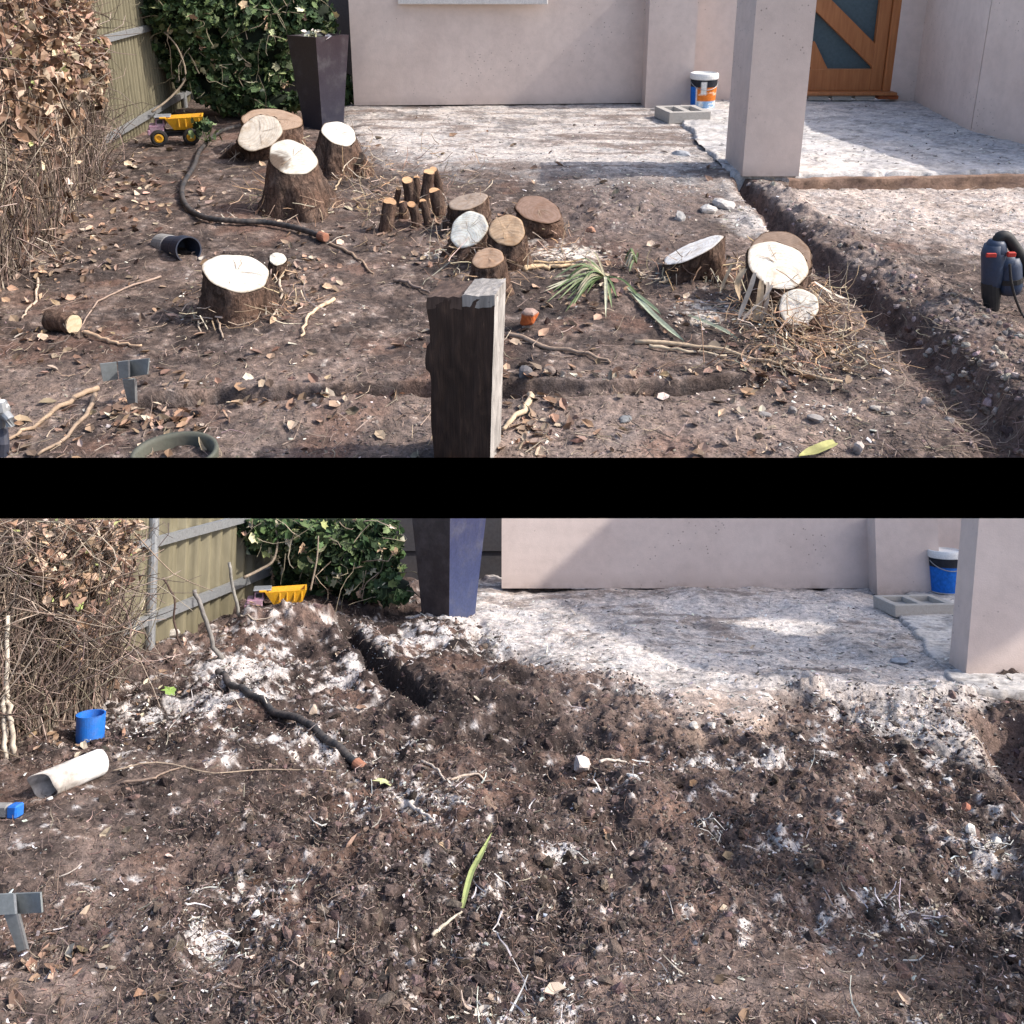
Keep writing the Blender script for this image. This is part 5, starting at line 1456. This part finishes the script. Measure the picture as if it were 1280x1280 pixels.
def h_lo(x, y):
    x = np.asarray(x, float); y = np.asarray(y, float)
    px, py = LO.proj(x, y, 0 * x)
    rg = rough_lo(px, py)
    sd = poly_sd(px, py, L_APRON); ap = sstep(12, -12, sd + 12 * fbm(x, y, 4, 3))
    rg = rg * (1 - .72 * ap)
    wx = x + .06 * fbm(x, y, 6, 2); wy = y + .06 * fbm(x + 9, y, 6, 2)
    z = .055 * fbm(x, y, 1.3, 3) + rg * (.070 * fbm(wx, wy, 3.6, 4) + .060 * (ridged(wx, wy, 5.5, 3) - .55) + .026 * np.clip(fbm(x, y, 15, 3) + .1, -.2, .5) + .011 * fbm(x, y, 40, 3) + .004 * fbm(x, y, 110, 2))
    z = z + .03 * ap
    for a, b, ra, rb, k in PITS: z = z - k * np.exp(-(((px - a) / ra) ** 2 + ((py - b) / rb) ** 2)) * (.8 + .8 * fbm(x, y, 9, 2))
    for a, b, ra, rb, k in MOUNDS: z = z + k * np.exp(-(((px - a) / ra) ** 2 + ((py - b) / rb) ** 2)) * (1 + .5 * fbm(x, y, 8, 3))
    d, t, s = polyline_dist(x, y, L_T1)
    z = z - .13 * sstep(1.1, .35, (d + .025 * fbm(x, y, 9, 3)) / .065) * sstep(0, .1, t) * sstep(1, .8, t) + .035 * np.exp(-((d - .13) / .06) ** 2)
    d, t, s = polyline_dist(x, y, L_T2)
    z = z - .17 * sstep(1.15, .3, (d + .04 * fbm(x, y, 7, 3)) / .15) + .03 * np.exp(-((d - .24) / .08) ** 2)
    d, t, s = polyline_dist(x, y, L_GAP)
    z = z - .055 * sstep(1, .3, d / .055) + .035 * np.exp(-(d / .35) ** 2) * (s > 0)
    return z
def c_lo(x, y, z):
    px, py = LO.proj(x, y, 0 * x)
    n1 = fbm(x, y, 1.7, 4); n2 = fbm(x, y, 7, 4); n3 = fbm(x, y, 24, 4); n4 = fbm(x * .35, y, 14, 4)
    def L(a, b, t): return a + (b - a) * np.clip(t, 0, 1)[..., None]
    dark = np.array([.036, .028, .026]); mid = np.array([.128, .096, .083]); lite = np.array([.26, .205, .178]); red = np.array([.18, .118, .094])
    rg = rough_lo(px, py)
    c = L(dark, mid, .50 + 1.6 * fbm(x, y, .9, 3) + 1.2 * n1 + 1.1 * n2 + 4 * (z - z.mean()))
    c = L(c, red, 1.1 * sstep(.0, .45, fbm(x, y, 3.2, 3)) * .6)
    c = L(c, lite, .8 * n3 + .4 * n2)
    c = L(c, lite, (1 - np.clip(rg, 0, 1)) * (.55 + 1.1 * n4))
    dust = np.array([.60, .57, .54]); grey = np.array([.32, .30, .285])
    for poly, k in ((L_APRON, 1.0), (L_APRON2, .9)):
        sd = poly_sd(px, py, poly); ap = sstep(16, -8, sd + 24 * n2 + 12 * n3) * k
        c = c + (L(L(grey, dust, .80 + .8 * n1 + .9 * n2 + .8 * n3), np.array([.20, .165, .145]), .7 * sstep(.15, .42, fbm(x * .6 + 5, y * 1.6, 3.6, 4))) - c) * ap[..., None]
    tan = np.exp(-(((px - 900) / 90) ** 2 + ((py - 905) / 20) ** 2))
    c = L(c, np.array([.36, .28, .23]), tan * .8)
    w = np.clip(gauss(px, py, W_LO), 0, 1.1)
    c = L(c, np.array([.58, .555, .53]), sstep(.36, .62, w * .74 + .8 * n3 + .6 * n2))
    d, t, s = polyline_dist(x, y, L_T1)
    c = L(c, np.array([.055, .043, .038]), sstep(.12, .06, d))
    d, t, s = polyline_dist(x, y, L_T2)
    c = L(c, np.array([.20, .15, .128]), sstep(.22, .12, d))
    return np.clip(c, .02, .8)
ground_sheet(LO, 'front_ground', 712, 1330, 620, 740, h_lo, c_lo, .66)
def on_lo(px, py):
    p = G.g(px, py); return Vector((p.x, p.y, float(h_lo(np.array([p.x]), np.array([p.y]))[0])))

# ---- added shade casters, out of the picture on the right, shaped to throw the shade over the apron and the front soil
def shade_casters():
    lo = G.R.to_3x3().inverted() @ SUN
    def lift(px, py, h, z0=0.0):
        p = G.g(px, py, z0); k = (h - z0) / lo.z
        return (p.x + lo.x * k, p.y + lo.y * k)
    def panel(name, poly, h, holes=(), cell=.03):
        P = np.array(poly)
        nx = int(np.ptp(P[:, 0]) / cell) + 2; ny = int(np.ptp(P[:, 1]) / cell) + 2
        X, Y = np.meshgrid(np.linspace(P[:, 0].min(), P[:, 0].max(), nx), np.linspace(P[:, 1].min(), P[:, 1].max(), ny))
        sd = poly_sd(X, Y, poly)
        ok = sd < 0
        for q in holes: ok &= poly_sd(X, Y, q) > 0
        i = np.arange(ny - 1)[:, None] * nx + np.arange(nx - 1)[None]
        Fc = np.stack([i, i + 1, i + nx + 1, i + nx], -1).reshape(-1, 4)
        Fc = Fc[ok.ravel()[Fc].all(1)]
        V = np.concatenate([np.stack([X, Y, np.full(X.shape, h)], -1).reshape(-1, 3), np.stack([X, Y, np.full(X.shape, h + .05)], -1).reshape(-1, 3)])
        clip = G.clip; G.clip = None
        o = add(name, V, np.concatenate([Fc[:, ::-1], Fc + nx * ny]), mat('trim'), None)
        G.clip = clip; G.tops.append(o); o['kind'] = 'structure'
    h = 4.5
    main = [lift(*q, h) for q in ((664, 739), (720, 772), (760, 800), (830, 832), (920, 858), (1000, 869), (1100, 872), (1200, 850), (1300, 800), (1420, 738))]
    main += [(main[-1][0], main[-1][1] + 1.9), (main[0][0], main[0][1] + .62)]
    hole = [lift(*q, h) for q in ((893, 779), (960, 777), (1030, 783), (1042, 796), (1000, 795), (940, 786))]  # gap shaped to leave a lit patch on the apron
    panel('apron_shade_caster', main, h, (hole,))
    panel('soil_shade_caster', [lift(*q, 3.6, .03) for q in ((850, 968), (905, 975), (985, 1015), (1100, 1078), (1200, 1122), (1400, 1195), (1400, 1345), (1240, 1248), (1100, 1202), (1010, 1150), (930, 1085))], 3.6)  # added caster for the dark band across the soil
shade_casters()

def column_vf(c0, c1, dep, z0, z1):
    """slightly battered column: its free left side leans in towards the top"""
    V, Fc = prism_vf([(c0.x, c0.y), (c1.x, c0.y), (c1.x, c0.y + dep), (c0.x, c0.y + dep)], z0, z1)
    V = np.array(V, float); V[[4, 7], 0] += .13 * z1
    return V, Fc
def house_low():
    A = G.g(627, 741); B = G.g(1097, 744)
    root = thing('house', 'lower rendered beige house wall with diagonal sunlit shadow edge behind the churned dark soil', 'house', (A.x, A.y, 0))
    ZT = 1.2
    add('front_wall', *wall_vf(A, (B.x + .1, A.y), .2, .035, ZT), mat('render'), root)
    a = G.g(1097, 747); b = G.g(1176, 747)
    add('pier', *prism_vf([(a.x, a.y), (b.x, a.y), (b.x, a.y + .4), (a.x, a.y + .4)], -.02, ZT), mat('render'), root)
    add('porch_wall', *prism_vf([(b.x - .3, A.y + .55), (b.x + 2.2, A.y + .55), (b.x + 2.2, A.y + .7), (b.x - .3, A.y + .7)], -.02, ZT), mat('render'), root)
    c0 = G.g(1207, 852); c1 = G.g(1345, 853)
    add('column', *column_vf(c0, c1, .21, .012, ZT), mat('render'), root)
    add('footing', *prism_vf([(c0.x + .012, c0.y + .025), (c1.x - .02, c0.y + .025), (c1.x - .02, c0.y + .19), (c0.x + .012, c0.y + .19)], -.12, .011), mat('rustbrick'), root)
house_low()
def slab_low():
    """raised porch slab between pier and column, with a crumbled left edge"""
    zf = .045
    P = [G.g(*p, zf) for p in ((1120, 752), (1135, 785), (1160, 815), (1185, 842), (1212, 862), (1420, 862), (1420, 738), (1140, 738))]
    xs = np.array([p.x for p in P]); ys = np.array([p.y for p in P]); nx, ny = 220, 200
    X, Y = np.meshgrid(np.linspace(xs.min() - .05, xs.max(), nx), np.linspace(ys.min() - .05, ys.max(), ny))
    sd = poly_sd(X, Y, [(p.x, p.y) for p in P]) + .05 * fbm(X, Y, 4, 3) + .02 * fbm(X, Y, 16, 2)
    e = sstep(.04, -.015, sd)
    Z = -.10 + (zf + .10) * e + e * (.010 * fbm(X, Y, 6, 4) + .006 * fbm(X, Y, 40, 2))
    n2 = fbm(X, Y, 7, 4); n3 = fbm(X, Y, 26, 3)
    c = np.array([.26, .245, .235]) + np.array([.30, .29, .28]) * np.clip(.75 + .8 * n2 + .8 * n3, 0, 1)[..., None]
    c = c + (np.array([.15, .125, .11]) - c) * (sstep(-.03, .02, sd) * .8)[..., None]
    i = np.arange(ny - 1)[:, None] * nx + np.arange(nx - 1)[None]
    Fc = np.stack([i, i + 1, i + nx + 1, i + nx], -1).reshape(-1, 4)
    Fc = Fc[(sd.ravel()[Fc] < .06).all(1)]
    o = add('porch_slab', np.stack([X, Y, Z], -1).reshape(-1, 3), Fc, mat('dust'), None, c.reshape(-1, 3), True)
    G.tops.append(o); o['kind'] = 'structure'
slab_low()

# ---- fence, creeper, ivy, planter, truck
pb = G.g(187, 816); pe = G.g(300, 764); lsl = (pe.x - pb.x) / (pe.y - pb.y)
lx0 = pb.x - .06 + lsl * (3.2 - pb.y)
fence('khaki corrugated fence with sunlit ribs and grey pipe post, beside the dug soil', lx0, 3.2, 8.6, 1.3, (pb.y,), (G.at(200, 770, pb.y + .1).z, G.at(140, 692, pb.y - .4).z), pitch=.15, amp=.026, sheet_len=.80, slope=lsl)
vp = [tuple(G.g(x, y))[:2] for x, y in ((-190, 1010), (-80, 968), (0, 935), (70, 905), (122, 880), (146, 860))]
vine_mass('dry creeper stems with few brown leaves leaning on the fence above the blue cup', vp, -2.52, .62, 1.12, 2600, 1500, leaf=(.04, .075), green=.03, low_leaf=.22)
for lab, pts, r, col in (('pale dry cane leaning upright at the left edge of the dry stems', ((8, 950), (6, 900), (9, 840), (8, 770)), .012, (.60, .53, .44)), ('second pale cane leaning against the first one at the left edge', ((18, 945), (14, 905), (8, 868)), .012, (.55, .47, .38))):
    Yc = G.g(8, 950)[1]
    stick(lab, [G.at(a, b, Yc) for a, b in pts], r, col, group=None, name='cane', cat='cane', r1=r * .8)
ivy('sunlit ivy foliage with cream tips beside the brownish blue planter above the dug soil', [blob(345, 655, 7.5, 52, 34, .25), blob(415, 665, 7.6, 60, 62, .35), blob(460, 690, 7.6, 46, 56, .3), blob(490, 735, 7.3, 30, 18, .16), blob(400, 715, 7.8, 60, 40, .2)],
    4200, .075, pale=.16, stems=[([tuple(G.at(305, 722, 7.1)), tuple(G.at(325, 712, 7.2)), tuple(G.at(342, 700, 7.25)), tuple(G.at(347, 672, 7.3)), tuple(G.at(340, 655, 7.3))], .012),
                                 ([tuple(G.at(388, 738, 7.1)), tuple(G.at(396, 700, 7.15)), tuple(G.at(398, 670, 7.2))], .008)])
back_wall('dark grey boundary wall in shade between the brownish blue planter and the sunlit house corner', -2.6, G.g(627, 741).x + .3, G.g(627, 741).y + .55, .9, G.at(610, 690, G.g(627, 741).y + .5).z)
p = G.g(560, 772); m = G.mpp(p)
planter('tapered glazed planter, shaded brown left face and sunlit blue right face painted in, above a trench', (p.x, p.y + .06, -.02), 47 * m, 80 * m, 1.15, D(-40), False, 'blue')
p = on_lo(340, 785); m = G.mpp(p); pz = G.g(338, 782)
toy_truck('yellow toy dump truck half buried behind a mound of dark soil by the fence', (pz.x, pz.y + .12, .012), 76 * m, D(12))

# ---- loose things
hp = [on_lo(*q) + Vector((0, 0, .022)) for q in ((272, 850), (284, 866), (308, 884), (340, 900), (375, 916), (410, 931), (446, 944))]
hose('black corrugated drainage hose with terracotta end lying on the dug soil', hp, .018, .026, .05, h_lo)
for lab, pts, r, col in (('tall grey stake stuck in the soil, leaning left, at the hose start', ((278, 840), (268, 806), (256, 770), (243, 738)), .014, (.20, .185, .17)), ('thin grey stake standing in front of the toy truck', ((303, 797), (298, 770), (292, 738), (286, 705)), .012, (.24, .225, .20)),
                         ('dark thin twig standing in front of the khaki sheets', ((226, 815), (218, 780), (217, 745), (203, 722)), .007, (.09, .06, .05))):
    q0 = on_lo(*pts[0])
    stick(lab, [q0] + [G.at(a, b, q0.y) for a, b in pts[1:]], r, col, group=None, name='stake', cat='stake', r1=r * .9)
p = on_lo(108, 925); m = G.mpp(p); r_ = 17.5 * m
root = thing('blue_cup', 'bright blue open plastic cup standing at the foot of the dry stems', 'cup', tuple(p))
add('cup_wall', *lathe_vf([(0, .0), (r_ * .93, 0), (r_ * .96, .02), (r_, 34 * m), (r_ * 1.01, 34.5 * m), (r_ * .9, 34.5 * m), (r_ * .86, .03), (0, .02)], 36, tuple(p + Vector((0, .04, -.01)))), mat('blue'), root, smooth=False)
# white pipe with a broken dirty end
a = on_lo(126, 976); b = on_lo(52, 1004); r_ = 17 * G.mpp(b)
A_ = np.array([a.x, a.y, a.z + r_ * .9]); B_ = np.array([b.x, b.y, b.z + r_ * .9])
root = thing('white_pipe', 'white plastic pipe with dirty broken open end lying below the blue cup', 'pipe', tuple((a + b) / 2))
ax = axis_rot(B_ - A_); Lp = np.linalg.norm(B_ - A_); NS = 40
an = np.linspace(0, 2 * np.pi, NS, endpoint=False); V = []
jag = .03 * np.sin(an - 1.0) + .008 * np.sin(3 * an + 1)
prof = [(0.0, .5), (.0, .93), (.012, 1.0)] + [(Lp * q, 1.0) for q in (.2, .4, .55, .7, .85, 1)] + [(Lp * 1.0, .93), (Lp * .6, .93)]
for k, (hh, rr) in enumerate(prof):
    hz = hh + (jag if k in (8, 9) else 0)
    V.append(np.stack([r_ * rr * np.cos(an), r_ * rr * np.sin(an), hz + 0 * an], 1))
V = np.concatenate(V) @ ax.T + A_
Fc = [[k * NS + j, k * NS + (j + 1) % NS, (k + 1) * NS + (j + 1) % NS, (k + 1) * NS + j] for k in range(len(prof) - 1) for j in range(NS)]
hh = ((V - A_) @ ((B_ - A_) / Lp)) / Lp
dirt = sstep(.45, .75, hh + .35 * fbm(V[:, 0] * 8, V[:, 2] * 8 + V[:, 1] * 6, 3, 3))
cc = np.array([.74, .73, .71]) * (1 - dirt[:, None]) + dirt[:, None] * np.array([.46, .42, .38]) * (1 + .6 * fbm(V[:, 0] * 20, V[:, 2] * 20, 3, 3))[:, None]
add('pipe_body', V, Fc, mat('vcol'), root, np.clip(cc, .05, .9), True)
# blue-tipped timber end at the left edge
a = on_lo(-30, 1022); b = on_lo(24, 1030); d = (b - a).normalized(); R3 = np.stack([np.array(d), np.cross([0, 0, 1], d), np.array([0, 0, 1.0])], 1); m = G.mpp(b)
root = thing('tool_handle', 'grey tool handle with bright blue end lying at the left edge below the white pipe', 'tool handle', tuple(b))
add('shaft', *bevel_box(tuple((a + b) / 2 - d * .03 + Vector((0, 0, 9 * m))), (b - a).length - .03, 14 * m, 15 * m, R3, .006), mat('cement'), root)
add('blue_end', *bevel_box(tuple(b - d * .02 + Vector((0, 0, 9 * m))), .045, 15 * m, 16 * m, R3, .006), mat('blue'), root)
yb_ = G.g(30, 1186)[1]
stirrup('grey galvanised T shaped bracket staked at the left edge of the dug soil', (-46, 1120), (50, 1116), (-44, 1146), (52, 1141), .42, .66, (12, 1143), (22, 1190), yb_)
A_b = G.g(1119, 772, .03); B_b = G.g(1196, 770.5, .03)
concrete_block('grey hollow concrete block in shade before the house pier, its right end behind the column', A_b, B_b, .34, .085)
p = G.g(1190, 744, .045); m = G.mpp(p)
paint_bucket('white lidded bucket with blue label partly hidden behind the column edge', (p.x + .01, p.y + .12, .045), 20 * m, 53 * m, D(-88) + D(118))

# ---- litter of the front garden
dens_fib = lambda a, b: (.42 + .35 * rough_lo(a, b) + .5 * fbm(a / 40, b / 25, 2, 3)) * (poly_sd(a, b, L_APRON) > -4)
x, y, px, py = sample(60000, -150, 1430, 745, 1330, dens_fib)
n = len(x); bt = Batch()
C = pal([(.15, .112, .098), (.20, .15, .125), (.085, .064, .056), (.26, .20, .17), (.19, .125, .10)], n, .25)
fibres(bt, on_ground(x, y, h_lo, .001), RNG.uniform(.012, .055, n) * (1 + (RNG.random(n) < .06)), RNG.uniform(.0008, .0020, n), C, bend=.7, tilt=.5, k=4)
solob('rootlets', 'dark shredded rootlets and fibres covering the churned soil', 'rootlets', bt, mat('vcol'), kind='stuff')
x, y, px, py = sample(90000, -150, 1430, 745, 1330, lambda a, b: (.10 + .75 * np.clip(rough_lo(a, b) - .2, 0, 1) + .6 * fbm(a / 45, b / 25, 2, 3)) * (poly_sd(a, b, L_APRON) > -6))
n = len(x); bt = Batch(); s = np.minimum(np.exp(RNG.normal(-5.35, .45, n)), .0085) * (.6 + .6 * rough_lo(px, py))
C = pal([(.11, .084, .075), (.05, .038, .034), (.16, .124, .11), (.26, .21, .185)], n, .22, [.4, .3, .2, .1])
instances(bt, OCT_V, OCT_F, on_ground(x, y, h_lo), np.stack([s, s * .85, s * .7], 1), rand_rot(n, .6), C, .28)
solob('soil_clods', 'dark crumbly clods of freshly dug soil', 'soil clods', bt, mat('vcol'), kind='stuff')
x, y, px, py = sample(90000, -150, 1430, 745, 1330, lambda a, b: .02 + 1.2 * np.clip(gauss(a, b, W_LO), 0, 1) * np.clip(.5 + 1.6 * fbm(a / 28, b / 16, 2, 3), 0, 1))
n = len(x); bt = Batch(); s = np.minimum(np.exp(RNG.normal(-5.0, .5, n)), .013)
C = pal([(.58, .56, .54), (.46, .43, .40), (.66, .65, .64), (.36, .30, .25), (.52, .42, .34)], n, .14, [.3, .25, .2, .15, .1])
instances(bt, CHIP_V, CHIP_F, on_ground(x, y, h_lo, .003), np.stack([s * 1.5, s * .7, s * .45], 1), rand_rot(n, .6), C, .34)
solob('wood_shreds', 'white wood shreds and lime crumbs mixed into the dug soil', 'wood shreds', bt, mat('vcol'), kind='stuff')
x, y, px, py = sample(16000, -150, 1430, 745, 1330, lambda a, b: .008 + .8 * np.clip(gauss(a, b, W_LO), 0, 1) * np.clip(.4 + 1.6 * fbm(a / 28, b / 16, 2, 3), 0, 1))
n = len(x); bt = Batch()
fibres(bt, on_ground(x, y, h_lo, .006), RNG.uniform(.03, .10, n), RNG.uniform(.0015, .0040, n), pal([(.56, .53, .50), (.44, .38, .32), (.62, .60, .58)], n, .15), bend=.5, tilt=.5, k=4)
solob('pale_fibres', 'pale stringy wood fibres lying in white patches on the dug soil', 'wood fibres', bt, mat('vcol'), kind='stuff')
LITTER_L = [(200, 830, 70, 30, .9), (290, 800, 40, 20, .7), (80, 930, 90, 26, .6), (170, 870, 40, 25, .6), (60, 1185, 70, 22, .55), (70, 1215, 60, 20, .25), (520, 745, 30, 10, .4), (1230, 1040, 40, 30, .1)]
x, y, px, py = sample(9000, -150, 1430, 750, 1320, lambda a, b: gauss(a, b, LITTER_L) + .010)
n = len(x); bt = Batch()
C = pal([(.30, .19, .125), (.37, .26, .18), (.44, .35, .27), (.20, .13, .09), (.50, .43, .35)], n, .22)
instances(bt, CURL_V, LEAF_F, on_ground(x, y, h_lo, .006), RNG.uniform(.025, .062, n), rand_rot(n, .45), C, .12)
solob('leaf_litter', 'dry tan leaves along the fence foot and round the bracket of the dug garden', 'leaf litter', bt, mat('leaf'), kind='stuff')
x, y, px, py = sample(8000, 560, 1430, 742, 930, lambda a, b: (poly_sd(a, b, L_APRON) < 10) * (.55 + .9 * fbm(a / 40, b / 12, 2, 3)))
n = len(x); bt = Batch(); s = np.minimum(np.exp(RNG.normal(-4.3, .5, n)), .024)
C = pal([(.10, .095, .09), (.22, .21, .20), (.52, .50, .48), (.62, .60, .58)], n, .2)
zz = np.maximum(h_lo(x, y), np.where((px > 1185) & (py < 850), .05, -1))
instances(bt, CHIP_V, CHIP_F, np.stack([x, y, zz], 1), np.stack([s * 1.5, s * .6, s * .35], 1), rand_rot(n, .25), C, .25)
solob('concrete_grit', 'grey and white flakes of broken concrete on the apron of the dug garden', 'grit', bt, mat('vcol'), kind='stuff')
for lab, pts, w, col in (('long thin root lying across the soil below the blue cup', ((140, 975), (200, 968), (260, 974), (330, 964), (420, 957)), .0035, (.36, .28, .21)), ('thin bent root running right of the white pipe', ((150, 985), (190, 984), (205, 978), (230, 970)), .006, (.26, .19, .15)),
                         ('pale stick right of the yellow leaf', ((528, 952), (545, 962), (555, 975), (560, 988)), .007, (.50, .42, .35)), ('forked pale root below the yellow leaf', ((512, 1005), (522, 1018), (530, 1026), (545, 1040)), .009, (.56, .50, .45)),
                         ('curved twig ending left of the pale stone', ((560, 982), (590, 976), (610, 980), (630, 988)), .006, (.46, .37, .30)), ('pale straight splinter right of the pale stone', ((750, 962), (770, 958), (795, 956)), .007, (.52, .46, .40)),
                         ('dark twig below the pale stone', ((735, 1000), (752, 992), (768, 986), (778, 984)), .008, (.24, .18, .15)), ('thin cane in front of the half buried truck', ((300, 800), (318, 803), (340, 803)), .006, (.46, .38, .30)),
                         ('stiff root at the head of the right hand trench', ((1205, 942), (1222, 938), (1243, 936), (1248, 955)), .007, (.42, .36, .31))):
    stick(lab, [on_lo(*q) + Vector((0, 0, .01)) for q in pts], w, col, hf=h_lo, group='loose roots and sticks on the dug soil', name='root', cat='root')
for k, (a, b, s, col, lab) in enumerate(((726, 962, (14, 11, 15), (.56, .50, .47), 'large pale angular stone on the red brown soil'), (391, 890, (6, 5, 11), (.50, .40, .32), 'upright tan chip near the middle of the hose'), (792, 996, (13, 5, 5), (.62, .60, .57), 'long white splinter of wood right of the pale stone'),
                                         (868, 917, (9, 7, 6), (.52, .49, .45), 'pale stone at the lip of the small pit'), (890, 914, (7, 6, 5), (.46, .43, .40), 'smaller pale stone at the right lip of the pit'), (1000, 1027, (7, 5, 6), (.66, .65, .63), 'small white stone on the dark soil at right'),
                                         (1208, 1003, (9, 7, 8), (.42, .17, .11), 'reddish brick crumb near the right trench'), (1125, 832, (13, 12, 5), (.33, .34, .36), 'grey slab shard at the broken corner before the column'), (1075, 906, (8, 6, 5), (.55, .52, .49), 'white crumb on the tan soil before the apron'),
                                         (320, 1140, (9, 7, 6), (.62, .60, .58), 'white lump in the dug soil left of the green blade'), (1186, 972, (8, 4, 4), (.60, .58, .55), 'white sliver beside the right trench'), (1215, 1052, (7, 6, 12), (.66, .63, .58), 'white forked root stump near the right edge'),
                                         (1245, 1056, (9, 7, 8), (.60, .57, .53), 'white knobbly lump at the right edge'), (218, 800, (10, 8, 9), (.50, .46, .41), 'pale block against the fence sheets'), (62, 1008, (6, 4, 4), (.6, .58, .55), 'small white stone under the white pipe'))):
    p = on_lo(a, b); m = G.mpp(p)
    stone(lab, (p.x, p.y, p.z + s[2] * m * .5), (s[0] * m, s[1] * m, s[2] * m * .9), col, 90 + k, group='stones lying in the dug garden')
for lab, cen, sz, col, cat in (('pale yellow green leaf lying just below the terracotta hose end', (478, 972), .085, (.46, .48, .24), 'leaf'), ('fresh green leaf lying on the white flecked ground by the fence', (212, 862), .10, (.22, .32, .08), 'leaf'), ('green leaf caught in the dry stems at left', (113, 770), .055, (.36, .42, .20), 'leaf')):
    p = on_lo(*cen) if cen[1] > 800 else G.at(cen[0], cen[1], G.g(122, 880)[1] - .08)
    v = IVY_V * sz @ np.array(Matrix.Rotation(.35, 3, 'X')).T @ rotz(random.uniform(0, 6)).T + np.array(p) + np.array([0, 0, .03])
    solo('green_leaf', lab, cat, v, IVY_F, mat('leaf'), None, np.tile(col, (len(v), 1)))
v, f, c = blade('', [on_lo(578, 1130) + Vector((0, 0, .01)), on_lo(588, 1110) + Vector((0, 0, .03)), on_lo(600, 1092) + Vector((0, 0, .04)), on_lo(615, 1072) + Vector((0, 0, .03))], .019, (.27, .31, .12))
solo('grass_blade', 'single yellow green grass blade sticking out of the dug soil', 'grass blade', v, f, mat('leaf'), None, c)
stick('pale root stub continuing the yellow green grass blade', [on_lo(*q) + Vector((0, 0, .01)) for q in ((540, 1152), (558, 1144), (578, 1132))], .006, (.55, .48, .38), group=None, name='root', cat='root', hf=h_lo)

# ------------------------------------------------------------------ bigger crumbling clods along the trench of the terrace garden
G = UP
def clods(name, lab, n, P, smin, smax, cols, hf):
    bt = Batch(); V, Fq = ICO1
    s = np.exp(RNG.uniform(math.log(smin), math.log(smax), n))
    V = V * (1 + RNG.normal(0, .12, V.shape))
    instances(bt, V, Fq, P, np.stack([s * RNG.uniform(.8, 1.3, n), s, s * RNG.uniform(.5, .85, n)], 1), rand_rot(n, .6), pal(cols, n, .2), .13)
    solob(name, lab, 'soil clods', bt, mat('soil'), kind='stuff', smooth=False)
x, y, px, py = sample(9000, 880, 1450, 225, 578)
d, t, sd_ = polyline_dist(x, y, tr_u); w = .075 + .115 * t
k = ((sd_ > 0) & (np.abs(d - w * 1.8) < w * 1.3) & (RNG.random(len(x)) < .5)) | ((d < w * 1.1) & (RNG.random(len(x)) < .12))
x, y, t = x[k], y[k], t[k]
clods('trench_clods', 'lumpy grey brown clods heaped along the far bank of the trench', len(x), on_ground(x, y, h_up, -.003), .006, .026, [(.22, .175, .155), (.30, .255, .23), (.17, .13, .115), (.38, .34, .31)], h_up)
G = LO
x, y, px, py = sample(16000, -150, 1430, 770, 1330, lambda a, b: (.10 + .9 * sstep(-.05, .25, fbm(a / 60, b / 32, 2, 3))) * np.clip(rough_lo(a, b) - .2, 0, 1) * (poly_sd(a, b, L_APRON) > 0))
clods('dug_clods', 'larger lumpy clods of dark soil turned up across the dug garden', len(x), on_ground(x, y, h_lo, -.004), .004, .030, [(.09, .068, .062), (.045, .035, .031), (.14, .107, .095), (.19, .145, .125)], h_lo)

# ------------------------------------------------------------------ dry straw tying the stump clusters together
G = UP
TIE = [(490, 245, 42, 36, .9), (575, 275, 34, 50, .5), (440, 222, 22, 24, .9), (600, 345, 36, 22, .7), (950, 380, 38, 34, 1.0), (1005, 425, 50, 26, .9), (1035, 385, 26, 24, .7), (330, 392, 50, 14, .6), (345, 255, 50, 20, .5), (860, 352, 46, 12, .6), (690, 338, 50, 8, .7), (1000, 462, 90, 10, .6)]
x, y, px, py = sample(17000, 250, 1150, 170, 520, lambda a, b: gauss(a, b, TIE) * (.3 + 1.2 * (fbm(a / 14, b / 10, 2, 2) > 0)))
n = len(x); bt = Batch()
P = on_ground(x, y, h_up, .01); P[:, 2] += RNG.random(n) ** 2 * .10
fibres(bt, P, RNG.uniform(.05, .26, n), RNG.uniform(.0014, .0042, n), pal([(.42, .32, .23), (.34, .235, .155), (.52, .44, .35), (.24, .165, .12), (.46, .30, .18)], n, .2), bend=.45, tilt=.5, k=5, hf=h_up)
solob('dry_straw', 'tangled dry straw and stringy roots heaped between the clustered stumps', 'straw', bt, mat('vcol'), kind='stuff')

# ------------------------------------------------------------------ move both gardens to their places
finish(UP); finish(LO)
